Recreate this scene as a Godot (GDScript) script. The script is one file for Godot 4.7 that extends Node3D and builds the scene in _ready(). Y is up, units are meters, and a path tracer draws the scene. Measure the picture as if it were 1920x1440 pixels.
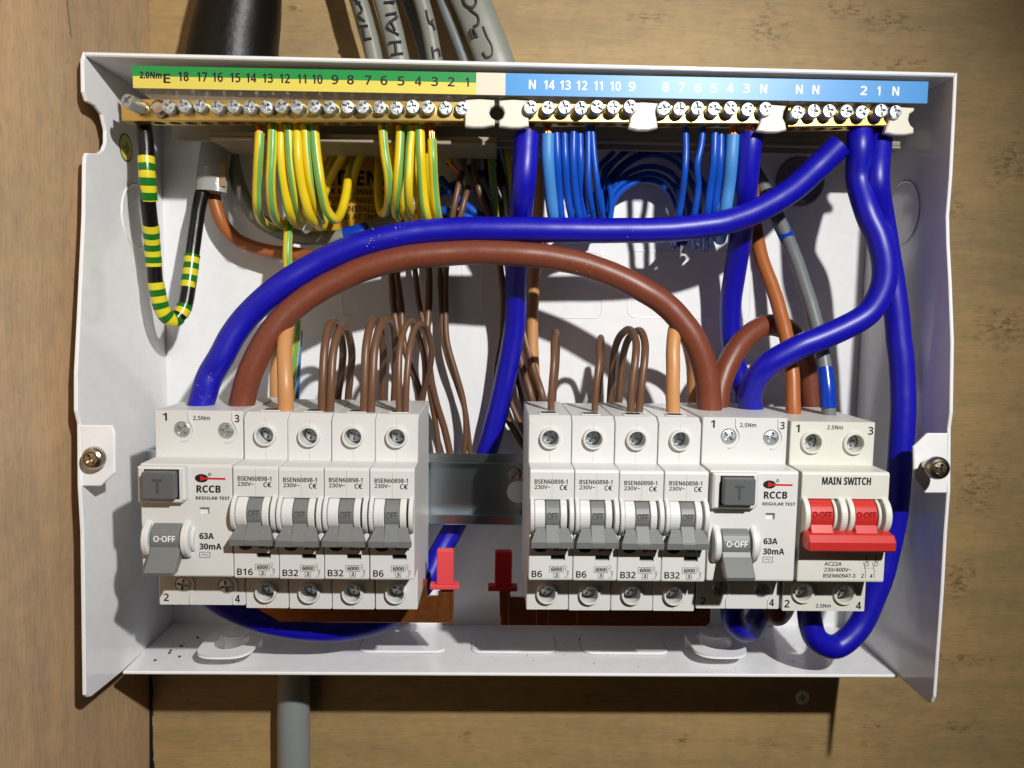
extends Node3D
# An open consumer unit (fuse board) screwed to a plywood board: all lengths below are millimetres, scaled by MM when a mesh is committed.
# x runs along the board, y up, z out of the wall towards the viewer; z = 0 is the face of the plywood.
const MM := 0.001
var M := {}
var used := {}
var shared := {}
var rng := RandomNumberGenerator.new()


# ---------------------------------------------------------------- objects
func numbered(called: String) -> String:
	var n: int = used.get(called, 0)
	used[called] = n + 1
	return called if n == 0 else "%s_%03d" % [called, n]


func tag(o: Node3D, label := "", category := "", group := "", kind := "") -> Node3D:
	if label: o.set_meta("label", label)
	if category: o.set_meta("category", category)
	if group: o.set_meta("group", group)
	if kind: o.set_meta("kind", kind)
	return o


func thing(called: String, label: String, category: String, at := Vector3.ZERO, group := "") -> Node3D:
	var o := Node3D.new()
	o.name = numbered(called)
	add_child(o)
	o.position = at * MM
	return tag(o, label, category, group)


func obj(called: String, m: Mesh, mat: Material, parent: Node3D = self, at := Vector3.ZERO) -> MeshInstance3D:
	var o := MeshInstance3D.new()
	o.name = numbered(called) if parent == self else called
	o.mesh = m
	if mat: o.material_override = mat
	o.position = at * MM
	parent.add_child(o, true)
	return o


func tool() -> SurfaceTool:
	var st := SurfaceTool.new()
	st.begin(Mesh.PRIMITIVE_TRIANGLES)
	st.set_smooth_group(-1)
	return st


func done(st: SurfaceTool, normals := true) -> ArrayMesh:
	if normals: st.generate_normals()
	return st.commit()


# ---------------------------------------------------------------- shapes
func face(st: SurfaceTool, p: Array, out: Vector3) -> void:
	var nrm := Vector3.ZERO
	for i in p.size():
		nrm += (p[i] - p[0]).cross(p[(i + 1) % p.size()] - p[0])
	var q := p.duplicate()
	if nrm.dot(out) > 0: q.reverse()        # front faces run clockwise
	for i in range(1, q.size() - 1):
		for v in [q[0], q[i], q[i + 1]]: st.add_vertex(v * MM)


func cbox(st: SurfaceTool, lo: Vector3, hi: Vector3, b := 0.3, t := Transform3D.IDENTITY) -> void:
	var c := (lo + hi) / 2.0
	var h := (hi - lo) / 2.0
	var co := func(s: Vector3, ax: int) -> Vector3:
		var k := Vector3(h.x - b, h.y - b, h.z - b)
		k[ax] = h[ax]
		return t * (c + s * k)
	var signs := [-1.0, 1.0]
	for ax in 3:
		var u := (ax + 1) % 3
		var w := (ax + 2) % 3
		for s in signs:
			var quad := []
			for k in [[-1, -1], [1, -1], [1, 1], [-1, 1]]:
				var v := Vector3.ZERO
				v[ax] = s; v[u] = k[0]; v[w] = k[1]
				quad.append(co.call(v, ax))
			var n := Vector3.ZERO
			n[ax] = s
			face(st, quad, t.basis * n)
		if b <= 0.0: continue
		for s in signs:                        # the edge along axis ax between faces u and w
			for s2 in signs:
				var quad := []
				for k in [[-1, u], [1, u], [1, w], [-1, w]]:
					var v := Vector3.ZERO
					v[ax] = k[0]; v[u] = s; v[w] = s2
					quad.append(co.call(v, k[1]))
				var n := Vector3.ZERO
				n[u] = s; n[w] = s2
				face(st, quad, t.basis * n)
	if b > 0.0:
		for sx in signs:
			for sy in signs:
				for sz in signs:
					var v := Vector3(sx, sy, sz)
					face(st, [co.call(v, 0), co.call(v, 1), co.call(v, 2)], t.basis * v)


func block(lo: Vector3, hi: Vector3, b := 0.3) -> ArrayMesh:
	var st := tool()
	cbox(st, lo, hi, b)
	return done(st)


func inset(poly: Array, b: float) -> Array:
	var out := []
	var n := poly.size()
	for i in n:
		var a: Vector2 = poly[(i + n - 1) % n]
		var p: Vector2 = poly[i]
		var c: Vector2 = poly[(i + 1) % n]
		var d1 := (p - a).normalized()
		var d2 := (c - p).normalized()
		var n1 := Vector2(-d1.y, d1.x)         # inward for a counter-clockwise outline
		var n2 := Vector2(-d2.y, d2.x)
		var m := (n1 + n2) / maxf(0.35, 1.0 + n1.dot(n2))
		out.append(p + m * b)
	return out


# A counter-clockwise outline pushed from h0 to h1; ax: 0 = (z, y) along x, 1 = (x, z) along y, 2 = (x, y) along z
func prism(st: SurfaceTool, poly: Array, h0: float, h1: float, b := 0.3, ax := 0, skip := [], ends := [true, true]) -> void:
	var to := func(p: Vector2, h: float) -> Vector3:
		return [Vector3(h, p.y, p.x), Vector3(p.x, h, p.y), Vector3(p.x, p.y, h)][ax]
	var small := inset(poly, b)
	var rings := [[small, h0], [poly, h0 + b], [poly, h1 - b], [small, h1]]
	var n := poly.size()
	for i in n:
		var j := (i + 1) % n
		var d: Vector2 = poly[j] - poly[i]
		var out: Vector3 = to.call(Vector2(d.y, -d.x), 0.0)
		for k in 3:
			if k == 1 and i in skip: continue
			if (k == 0 and not ends[0]) or (k == 2 and not ends[1]): continue
			var lo: Array = rings[k]
			var hi: Array = rings[k + 1]
			face(st, [to.call(lo[0][i], lo[1]), to.call(lo[0][j], lo[1]), to.call(hi[0][j], hi[1]), to.call(hi[0][i], hi[1])], out)
	var tri := Geometry2D.triangulate_polygon(PackedVector2Array(small))
	for side in 2:
		if not ends[side]: continue
		var h: float = [h0, h1][side]
		var out: Vector3 = to.call(Vector2.ZERO, -1.0 if side == 0 else 1.0)
		for i in range(0, tri.size(), 3):
			face(st, [to.call(small[tri[i]], h), to.call(small[tri[i + 1]], h), to.call(small[tri[i + 2]], h)], out)


func lathe(st: SurfaceTool, prof: Array, n := 28, t := Transform3D.IDENTITY) -> void:      # (radius, height along z), walked so that the outside is on the right
	for i in n:
		var a := TAU * i / n
		var c := TAU * (i + 1) / n
		var da := Vector3(cos(a), sin(a), 0)
		var dc := Vector3(cos(c), sin(c), 0)
		for k in prof.size() - 1:
			var p: Vector2 = prof[k]
			var q: Vector2 = prof[k + 1]
			var pts := [da * p.x + Vector3(0, 0, p.y), dc * p.x + Vector3(0, 0, p.y), dc * q.x + Vector3(0, 0, q.y), da * q.x + Vector3(0, 0, q.y)]
			var mid := (da + dc) / 2.0
			var out := mid * (q.y - p.y) + Vector3(0, 0, p.x - q.x)
			var w := []
			for v in pts:
				var moved: Vector3 = t * v
				if w.is_empty() or (not moved.is_equal_approx(w[-1]) and not moved.is_equal_approx(w[0])): w.append(moved)
			if w.size() > 2: face(st, w, t.basis * out)


func along_x(x: float, y: float, z: float) -> Transform3D:      # a lathe that turns about the x axis
	return Transform3D(Basis(Vector3(0, 0, -1), Vector3(0, 1, 0), Vector3(1, 0, 0)), Vector3(x, y, z))


func barrel(st: SurfaceTool, x0: float, x1: float, y: float, z: float, r: float, c := 0.3, n := 40) -> void:
	lathe(st, [Vector2(0, 0), Vector2(r - c, 0), Vector2(r, c), Vector2(r, x1 - x0 - c), Vector2(r - c, x1 - x0), Vector2(0, x1 - x0)], n, along_x(x0, y, z))


func ray_to_box(d: Vector2, lo: Vector2, hi: Vector2) -> float:
	var s := INF
	if d.x > 1e-6: s = minf(s, hi.x / d.x)
	if d.x < -1e-6: s = minf(s, lo.x / d.x)
	if d.y > 1e-6: s = minf(s, hi.y / d.y)
	if d.y < -1e-6: s = minf(s, lo.y / d.y)
	return s


# a rectangle with a round bore in it, in the frame t (u, v in its x, y; out along its z)
func bored(st: SurfaceTool, lo: Vector2, hi: Vector2, c: Vector2, r: float, depth: float, t: Transform3D, n := 28) -> void:
	var angles := []
	for i in n: angles.append(TAU * i / n - PI)
	for k in [lo, hi, Vector2(lo.x, hi.y), Vector2(hi.x, lo.y)]: angles.append((k - c).angle())
	angles.sort()
	for i in angles.size():
		var a: float = angles[i]
		var b: float = angles[(i + 1) % angles.size()]
		if absf(angle_difference(a, b)) < 1e-5: continue
		var da := Vector2.from_angle(a)
		var db := Vector2.from_angle(b)
		var pa := c + da * ray_to_box(da, lo - c, hi - c)
		var pb := c + db * ray_to_box(db, lo - c, hi - c)
		var ia := c + da * r
		var ib := c + db * r
		face(st, [t * Vector3(ia.x, ia.y, 0), t * Vector3(pa.x, pa.y, 0), t * Vector3(pb.x, pb.y, 0), t * Vector3(ib.x, ib.y, 0)], t.basis.z)
		face(st, [t * Vector3(ia.x, ia.y, 0), t * Vector3(ib.x, ib.y, 0), t * Vector3(ib.x, ib.y, -depth), t * Vector3(ia.x, ia.y, -depth)], t.basis * Vector3(-da.x, -da.y, 0))
		face(st, [t * Vector3(c.x, c.y, -depth), t * Vector3(ia.x, ia.y, -depth), t * Vector3(ib.x, ib.y, -depth)], t.basis.z)


# a flat face with rectangular recesses
func recessed(st: SurfaceTool, lo: Vector2, hi: Vector2, z: float, holes: Array, depth: float) -> void:
	var xs := [lo.x, hi.x]
	var ys := [lo.y, hi.y]
	for h in holes:
		xs.append_array([h.position.x, h.end.x]); ys.append_array([h.position.y, h.end.y])
	xs.sort(); ys.sort()
	for i in xs.size() - 1:
		for j in ys.size() - 1:
			if xs[i + 1] - xs[i] < 1e-5 or ys[j + 1] - ys[j] < 1e-5: continue
			var mid := Vector2((xs[i] + xs[i + 1]) / 2.0, (ys[j] + ys[j + 1]) / 2.0)
			var d := 0.0
			for h in holes:
				if h.has_point(mid): d = depth
			face(st, [Vector3(xs[i], ys[j], z - d), Vector3(xs[i + 1], ys[j], z - d), Vector3(xs[i + 1], ys[j + 1], z - d), Vector3(xs[i], ys[j + 1], z - d)], Vector3.BACK)
	for h in holes:
		var a: Vector2 = h.position
		var b: Vector2 = h.end
		for e in [[a, Vector2(b.x, a.y), Vector3.UP], [Vector2(b.x, a.y), b, Vector3.LEFT], [b, Vector2(a.x, b.y), Vector3.DOWN], [Vector2(a.x, b.y), a, Vector3.RIGHT]]:
			face(st, [Vector3(e[0].x, e[0].y, z), Vector3(e[1].x, e[1].y, z), Vector3(e[1].x, e[1].y, z - depth), Vector3(e[0].x, e[0].y, z - depth)], e[2])


# a screw head on the z axis with a real cross recess: radius, height, half width and length of the arms, dome
func screw_head(st: SurfaceTool, r: float, h: float, w: float, arm: float, deep := 0.9, dome := 0.3, turn := 0.0, arm2 := 0.0) -> void:
	if arm2 <= 0.0: arm2 = arm
	var angles := []
	for i in 40: angles.append(TAU * i / 40.0)
	for k in 4:
		var l := arm if k % 2 == 0 else arm2
		for s in [-1, 1]: angles.append(fposmod(k * PI / 2 + s * atan2(w, l), TAU))
		angles.append(fposmod(k * PI / 2 + PI / 4, TAU))
	angles.sort()
	var edge := r * 0.86
	for i in angles.size():
		var a: float = angles[i]
		var b: float = angles[(i + 1) % angles.size()]
		if absf(angle_difference(a, b)) < 1e-4: continue
		var ri := []
		var d := []
		for x in [a, b]:
			var u := Vector2.from_angle(x)
			ri.append(maxf(ray_to_box(u, Vector2(-arm, -w), Vector2(arm, w)), ray_to_box(u, Vector2(-w, -arm2), Vector2(w, arm2))))
			var v := Vector2.from_angle(x + turn)
			d.append(Vector3(v.x, v.y, 0))
		var zi := func(q: float) -> Vector3: return Vector3(0, 0, h + dome * (1.0 - q * q / (edge * edge)))
		var mid: Vector3 = d[0] + d[1]
		face(st, [d[0] * ri[0] + zi.call(ri[0]), d[1] * ri[1] + zi.call(ri[1]), d[1] * edge + zi.call(edge), d[0] * edge + zi.call(edge)], Vector3.BACK)
		face(st, [d[0] * edge + zi.call(edge), d[1] * edge + zi.call(edge), d[1] * r + Vector3(0, 0, h * 0.72), d[0] * r + Vector3(0, 0, h * 0.72)], mid + Vector3.BACK)
		face(st, [d[0] * r + Vector3(0, 0, h * 0.72), d[1] * r + Vector3(0, 0, h * 0.72), d[1] * r, d[0] * r], mid)
		var fl := Vector3(0, 0, h - deep)
		face(st, [d[0] * ri[0] + zi.call(ri[0]), d[1] * ri[1] + zi.call(ri[1]), d[1] * ri[1] * 0.8 + fl, d[0] * ri[0] * 0.8 + fl], -mid)
		face(st, [d[0] * ri[0] * 0.8 + fl, d[1] * ri[1] * 0.8 + fl, fl], Vector3.BACK)


func smooth_path(pts: Array, step := 1.5) -> PackedVector3Array:      # centripetal Catmull-Rom
	var out := PackedVector3Array()
	var n := pts.size()
	if n == 2:
		var m := maxi(1, int((pts[1] - pts[0]).length() / step))
		for i in m + 1: out.append(pts[0].lerp(pts[1], float(i) / m))
		return out
	for i in n - 1:
		var p1: Vector3 = pts[i]
		var p2: Vector3 = pts[i + 1]
		var p0: Vector3 = pts[i - 1] if i > 0 else p1 * 2.0 - p2
		var p3: Vector3 = pts[i + 2] if i + 2 < n else p2 * 2.0 - p1
		var t1 := sqrt((p1 - p0).length())
		var t2 := t1 + sqrt((p2 - p1).length())
		var t3 := t2 + sqrt((p3 - p2).length())
		var m := maxi(1, int(ceil((p2 - p1).length() / step)))
		for k in m:
			var t := lerpf(t1, t2, float(k) / m)
			var a1 := p0 * (t1 - t) / t1 + p1 * t / t1
			var a2 := p1 * (t2 - t) / (t2 - t1) + p2 * (t - t1) / (t2 - t1)
			var a3 := p2 * (t3 - t) / (t3 - t2) + p3 * (t - t2) / (t3 - t2)
			var b1 := a1 * (t2 - t) / t2 + a2 * t / t2
			var b2 := a2 * (t3 - t) / (t3 - t1) + a3 * (t - t1) / (t3 - t1)
			out.append(b1 * (t2 - t) / (t2 - t1) + b2 * (t - t1) / (t2 - t1))
	out.append(pts[n - 1])
	return out


# a round (or oval) cable along a path; arcs: pieces of its girth in radians; from, to: share of its length; bands > 0: one colour per band of that many mm, kept by `keep`
func sweep(st: SurfaceTool, path: PackedVector3Array, r: float, arc := [0.0, TAU], twist := 0.0, flat := 1.0, caps := true, sides := 16, band := 0.0, keep := 0, taper := 0.0) -> void:
	var n := path.size()
	var normal := Vector3.BACK
	var rings := []
	var total := 0.0
	var at := []
	for i in n:
		var d := (path[mini(i + 1, n - 1)] - path[maxi(i - 1, 0)]).normalized()
		if flat != 1.0: normal = Vector3.BACK
		normal = normal - d * normal.dot(d)
		if normal.length() < 0.05: normal = Vector3.UP - d * d.y
		normal = normal.normalized()
		var side := d.cross(normal).normalized()
		if i > 0: total += (path[i] - path[i - 1]).length()
		at.append(total)
		var ring := []
		var m := maxi(3, int(ceil(sides * (arc[1] - arc[0]) / TAU)))
		var rr := r + taper * i / (n - 1.0)
		for k in m + 1:
			var a: float = arc[0] + (arc[1] - arc[0]) * k / m + twist * total
			var u := normal * cos(a) / flat + side * sin(a)
			ring.append([path[i] + (normal * cos(a) * flat + side * sin(a)) * rr, u.normalized()])
		rings.append(ring)
	for i in n - 1:
		if band > 0.0 and int(at[i] / band) % 2 != keep: continue
		for k in rings[i].size() - 1:
			var q := [rings[i][k], rings[i + 1][k], rings[i + 1][k + 1], rings[i][k + 1]]
			for j in [0, 1, 2, 0, 2, 3]:
				st.set_normal(q[j][1])
				st.add_vertex(q[j][0] * MM)
	if caps:
		for e in [0, n - 1]:
			var d := (path[1] - path[0] if e == 0 else path[n - 1] - path[n - 2]).normalized() * (-1.0 if e == 0 else 1.0)
			for k in rings[e].size() - 1:
				var q := [path[e], rings[e][k][0], rings[e][k + 1][0]]
				if e != 0: q.reverse()
				for v in q:
					st.set_normal(d)
					st.add_vertex(v * MM)


func uneven(path: PackedVector3Array, amount: float) -> PackedVector3Array:      # cables bend by hand: a slow wobble along the way, none at the ends
	var n := FastNoiseLite.new()
	n.seed = 5
	n.frequency = 0.022
	var from := path[0].x * 7.0 + path[0].y * 3.0
	var out := PackedVector3Array()
	for i in path.size():
		var k := amount * minf(1.0, minf(i, path.size() - 1 - i) / 8.0)
		out.append(path[i] + Vector3(n.get_noise_2d(from + i, 0), n.get_noise_2d(from + i, 90), n.get_noise_2d(from + i, 180)) * k)
	return out


func tube(pts: Array, r: float, sides := 16, flat := 1.0, step := 1.5, taper := 0.0) -> ArrayMesh:
	var st := tool()
	sweep(st, uneven(smooth_path(pts, step), minf(0.28 * r, 0.75)) if taper == 0.0 and step == 1.6 else smooth_path(pts, step), r, [0.0, TAU], 0.0, flat, true, sides, 0.0, 0, taper)
	return done(st, false)


func two_tone(pts: Array, r: float, a0: float, wide: float, twist: float) -> ArrayMesh:      # yellow with a green stripe along it
	var path := uneven(smooth_path(pts, 1.3), 0.5)
	var st := tool()
	sweep(st, path, r, [a0 + wide, a0 + TAU], twist, 1.0, true, 18)
	st.set_material(M.earth_yellow)
	var m := done(st, false)
	var s2 := tool()
	sweep(s2, path, r, [a0, a0 + wide], twist, 1.0, false, 18)
	s2.set_material(M.earth_green)
	return s2.commit(m)


# lettering as thin solid type, merged into one mesh: rows of [text, x of its left edge, y of its baseline, height of a capital, width or 0, font]
func letters(rows: Array, z: float, deep := 0.02, t := Transform3D.IDENTITY) -> ArrayMesh:
	var st := SurfaceTool.new()
	st.begin(Mesh.PRIMITIVE_TRIANGLES)
	for row in rows:
		var tm := TextMesh.new()
		var f := SystemFont.new()
		var style: String = row[5] if row.size() > 5 else "sans"
		f.font_names = PackedStringArray(["Droid Sans"])
		f.font_weight = 700 if style == "bold" else 400
		tm.font = f
		tm.font_size = 64
		tm.pixel_size = 0.01
		tm.curve_step = 3.0
		tm.depth = 0.05
		tm.horizontal_alignment = HORIZONTAL_ALIGNMENT_LEFT
		tm.vertical_alignment = VERTICAL_ALIGNMENT_BOTTOM
		tm.text = "H"
		var box := tm.get_aabb()
		var cap: float = box.size.y
		var base: float = box.position.y
		tm.text = row[0]
		box = tm.get_aabb()
		var sy: float = row[3] / cap
		var sx: float = row[4] / box.size.x if row[4] > 0.0 else sy
		var b := Basis.from_scale(Vector3(sx, sy, deep / 0.05) * MM)
		var o := Vector3(row[1] - box.position.x * sx, row[2] - base * sy, z) * MM
		var fat: float = row[3] * (0.026 if style == "bold" else 0.042) * MM      # printing ink spreads: the strokes are a little fatter than the typeface
		for k in [Vector3(-fat, 0, 0), Vector3(fat, 0, deep * 0.0001), Vector3(0, fat, deep * 0.0002), Vector3(0, -fat, deep * 0.0003)]:
			st.append_from(tm, 0, Transform3D(t.basis, t.origin * MM) * Transform3D(b, o + k))
	return st.commit()


func strokes(st: SurfaceTool, lines: Array, w: float, z: float) -> void:      # flat printed lines: each a list of 2D points
	for l in lines:
		for i in l.size() - 1:
			var a := Vector2(l[i][0], l[i][1])
			var b := Vector2(l[i + 1][0], l[i + 1][1])
			var d := (b - a).normalized() * w / 2.0
			var n := Vector2(-d.y, d.x)
			var q := []
			for p in [a - d - n, b + d - n, b + d + n, a - d + n]: q.append(Vector3(p.x, p.y, z + 0.001 * i))
			face(st, q, Vector3.BACK)


func frame(x0: float, y0: float, x1: float, y1: float) -> Array:
	return [[x0, y0], [x1, y0], [x1, y1], [x0, y1], [x0, y0]]


func ring_outline(c: Vector2, size: Vector2, r: float, n := 6) -> Array:      # counter-clockwise rounded rectangle
	var out := []
	for k in 4:
		var s := Vector2([1, -1, -1, 1][k], [1, 1, -1, -1][k])
		for i in n + 1:
			out.append(c + s * (size / 2.0 - Vector2(r, r)) + Vector2.from_angle(k * PI / 2 + PI / 2 * i / n) * r)
	return out


# ---------------------------------------------------------------- materials
func paint(c: Color, rough: float, metal := 0.0, spec := 0.5) -> StandardMaterial3D:
	var m := StandardMaterial3D.new()
	m.albedo_color = c
	m.roughness = rough
	m.metallic = metal
	m.metallic_specular = spec
	return m


func grain(m: StandardMaterial3D, freq: float, scale: float, amount: float, seed_no: int, octaves := 3) -> StandardMaterial3D:      # fine relief, per object, scale = repeats per metre
	var f := FastNoiseLite.new()
	f.seed = seed_no
	f.frequency = freq
	f.fractal_octaves = octaves
	var t := NoiseTexture2D.new()
	t.width = 256; t.height = 256
	t.seamless = true
	t.noise = f
	t.as_normal_map = true
	t.bump_strength = 4.0
	m.normal_enabled = true
	m.normal_texture = t
	m.normal_scale = amount
	m.uv1_triplanar = true
	m.uv1_scale = Vector3.ONE * scale
	return m


func mottle(m: StandardMaterial3D, lo: Color, hi: Color, freq: float, scale: float, seed_no: int, a := 0.0, b := 1.0) -> StandardMaterial3D:
	var f := FastNoiseLite.new()
	f.seed = seed_no
	f.frequency = freq
	f.fractal_octaves = 4
	var t := NoiseTexture2D.new()
	t.width = 256; t.height = 256
	t.seamless = true
	t.noise = f
	var g := Gradient.new()
	g.offsets = PackedFloat32Array([a, b])
	g.colors = PackedColorArray([lo, hi])
	t.color_ramp = g
	m.albedo_color = Color.WHITE
	m.albedo_texture = t
	m.uv1_triplanar = true
	m.uv1_scale = Vector3.ONE * scale
	return m


func make_materials() -> void:
	M.steel = grain(mottle(paint(Color.WHITE, 0.15), Color(0.91, 0.915, 0.925), Color(0.935, 0.94, 0.95), 0.03, 14.0, 2), 0.02, 14.0, 0.06, 3)
	M.plastic = grain(paint(Color(0.825, 0.825, 0.82), 0.4), 0.05, 60.0, 0.06, 5)
	M.plastic_ms = grain(paint(Color(0.825, 0.822, 0.79), 0.4), 0.05, 60.0, 0.06, 6)
	M.cream = paint(Color(0.86, 0.845, 0.785), 0.4)
	M.toggle = grain(paint(Color(0.435, 0.445, 0.445), 0.45), 0.08, 90.0, 0.08, 7)
	M.button = grain(paint(Color(0.36, 0.37, 0.38), 0.42), 0.08, 90.0, 0.08, 8)
	M.emboss = paint(Color(0.33, 0.34, 0.34), 0.5)
	M.button_emboss = paint(Color(0.28, 0.29, 0.295), 0.5)
	M.red = paint(Color(0.74, 0.18, 0.165), 0.38)
	M.red_emboss = paint(Color(0.62, 0.08, 0.08), 0.45)
	M.ink = paint(Color(0.05, 0.05, 0.05), 0.6)
	M.red_ink = paint(Color(0.75, 0.08, 0.07), 0.6)
	M.white_ink = paint(Color(0.9, 0.91, 0.9), 0.6)
	M.window = paint(Color(0.02, 0.06, 0.05), 0.2)
	M.dark = paint(Color(0.03, 0.03, 0.03), 0.6)
	M.zinc = grain(paint(Color(0.80, 0.82, 0.83), 0.33, 0.86), 0.06, 260.0, 0.8, 9)
	M.nickel = grain(paint(Color(0.78, 0.73, 0.66), 0.28, 1.0), 0.06, 120.0, 0.15, 10)
	M.brass = grain(paint(Color(0.86, 0.74, 0.44), 0.34, 1.0), 0.06, 120.0, 0.15, 11)
	M.galv = mottle(paint(Color.WHITE, 0.24, 1.0), Color(0.66, 0.70, 0.72), Color(0.90, 0.93, 0.95), 0.09, 110.0, 12, 0.3, 0.7)
	M.copper = mottle(paint(Color.WHITE, 0.25, 0.8), Color(0.70, 0.42, 0.22), Color(0.77, 0.48, 0.27), 0.02, 40.0, 13, 0.25, 0.75)
	M.strand = paint(Color(0.85, 0.52, 0.34), 0.3, 1.0)
	M.tail_blue = grain(mottle(paint(Color.WHITE, 0.4), Color(0.045, 0.035, 0.60), Color(0.065, 0.05, 0.67), 0.02, 60.0, 14), 0.05, 90.0, 0.07, 15)
	M.tail_brown = grain(mottle(paint(Color.WHITE, 0.42), Color(0.42, 0.205, 0.135), Color(0.48, 0.25, 0.165), 0.02, 60.0, 16), 0.05, 90.0, 0.08, 17)
	M.wire_brown = grain(paint(Color(0.405, 0.285, 0.205), 0.4), 0.05, 120.0, 0.07, 18)
	M.wire_tan = grain(paint(Color(0.75, 0.54, 0.345), 0.42), 0.05, 90.0, 0.06, 19)
	M.wire_orange = grain(paint(Color(0.63, 0.36, 0.17), 0.4), 0.05, 90.0, 0.06, 20)
	M.wire_blue = grain(paint(Color(0.04, 0.29, 0.70), 0.36), 0.05, 120.0, 0.06, 21)
	M.light_blue = grain(paint(Color(0.26, 0.52, 0.78), 0.5), 0.05, 90.0, 0.06, 22)
	M.earth_yellow = paint(Color(0.87, 0.765, 0.12), 0.36)
	M.earth_green = paint(Color(0.42, 0.66, 0.36), 0.36)
	M.tape_yellow = paint(Color(0.86, 0.80, 0.16), 0.28)
	M.tape_green = paint(Color(0.09, 0.42, 0.12), 0.28)
	M.tape_blue = paint(Color(0.03, 0.22, 0.66), 0.25)
	M.tape_black = paint(Color(0.03, 0.03, 0.03), 0.3)
	M.black = grain(paint(Color(0.035, 0.033, 0.03), 0.32), 0.04, 60.0, 0.12, 23)
	M.gland = grain(paint(Color(0.03, 0.028, 0.022), 0.42, 0.0, 0.4), 0.03, 30.0, 0.2, 24)
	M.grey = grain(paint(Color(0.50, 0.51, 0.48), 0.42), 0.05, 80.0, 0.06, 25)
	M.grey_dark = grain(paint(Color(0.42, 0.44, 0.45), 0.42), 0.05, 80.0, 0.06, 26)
	M.sheath = grain(paint(Color(0.62, 0.63, 0.61), 0.25), 0.03, 60.0, 0.35, 27)
	M.paper_torn = paint(Color(0.62, 0.5, 0.38), 0.8)
	M.label_green = paint(Color(0.12, 0.55, 0.26), 0.4)
	M.label_yellow = paint(Color(0.86, 0.80, 0.36), 0.4)
	M.label_blue = paint(Color(0.22, 0.55, 0.82), 0.4)
	M.label_blank = paint(Color(0.84, 0.81, 0.74), 0.4)
	M.warning = paint(Color(0.76, 0.57, 0.06), 0.45)
	M.cap_red = paint(Color(0.86, 0.29, 0.31), 0.4)
	M.cap_shaded = paint(Color(0.66, 0.07, 0.10), 0.4)  # same red plastic, with the shade on the right cap mixed into the colour
	M.clear = paint(Color(0.72, 0.68, 0.60, 0.42), 0.12)
	M.clear.transparency = BaseMaterial3D.TRANSPARENCY_ALPHA
	M.tray = paint(Color(0.60, 0.57, 0.50), 0.3)
	M.pen = paint(Color(0.03, 0.03, 0.05), 0.5)
	M.groove = paint(Color(0.45, 0.43, 0.40), 0.6)
	M.grommet = paint(Color(0.42, 0.42, 0.44), 0.6)
	M.conduit = grain(paint(Color(0.53, 0.55, 0.56), 0.4), 0.05, 60.0, 0.06, 28)
	M.zinc_dull = paint(Color(0.86, 0.92, 0.92), 0.4, 0.0)
	M.crumb = paint(Color(0.80, 0.78, 0.74), 0.8)
	M.crumb_dark = paint(Color(0.20, 0.14, 0.09), 0.8)


func wood_image(w: int, h: int, base: Color, upright: bool, seed_no: int, contrast: float, per_mm: float) -> Image:
	var im := Image.create(w, h, false, Image.FORMAT_RGB8)
	var ns := []
	for i in 5:
		var n := FastNoiseLite.new()
		n.seed = seed_no + i
		n.frequency = [0.035, 0.30, 0.012, 0.55, 0.10][i]
		n.fractal_octaves = [4, 2, 3, 2, 4][i]
		ns.append(n)
	for y in h:
		for x in w:
			var a := float(y if upright else x) / per_mm
			var b := float(x if upright else y) / per_mm
			var k: float = ns[0].get_noise_2d(a * 0.16, b * 1.8 + 5.0 * ns[2].get_noise_2d(a * 0.8, b)) * 0.45       # bands of grain
			k += ns[1].get_noise_2d(a * 0.14, b * 1.9) * 0.34                                                      # fibres
			k += ns[2].get_noise_2d(a, b) * 0.4                                                                    # broad changes of tone
			k += ns[4].get_noise_2d(a, b) * 0.3
			var p: float = ns[3].get_noise_2d(a * 0.22, b * 1.3)
			if p > 0.36: k -= (p - 0.36) * 1.8                                                                     # open pores
			var v := 1.0 + contrast * k
			im.set_pixel(x, y, Color(clampf(base.r * v, 0, 1), clampf(base.g * (v * 0.97 + 0.03 - 0.02 * k), 0, 1), clampf(base.b * (v * 0.94 + 0.06 - 0.05 * k), 0, 1)))
	return im


func smudge(im: Image, cx: float, cy: float, rx: float, ry: float, depth: float, tint: Color, seed_no: int) -> void:
	var n := FastNoiseLite.new()
	n.seed = seed_no; n.frequency = 0.11; n.fractal_octaves = 5; n.fractal_gain = 0.65
	for y in range(maxi(0, int(cy - ry * 1.6)), mini(im.get_height(), int(cy + ry * 1.6) + 1)):
		for x in range(maxi(0, int(cx - rx * 1.6)), mini(im.get_width(), int(cx + rx * 1.6) + 1)):
			var warp := n.get_noise_2d(x * 0.4 + 300.0, y * 0.4) * 0.9
			var d := Vector2((x - cx) / rx, (y - cy) / ry).length() + warp
			var k := clampf((1.15 - d) * 0.9, 0, 1) * clampf(0.15 + n.get_noise_2d(x * 0.55, y * 1.5) * 3.0, 0, 1) * depth
			im.set_pixel(x, y, im.get_pixel(x, y).lerp(tint, k))


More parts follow.
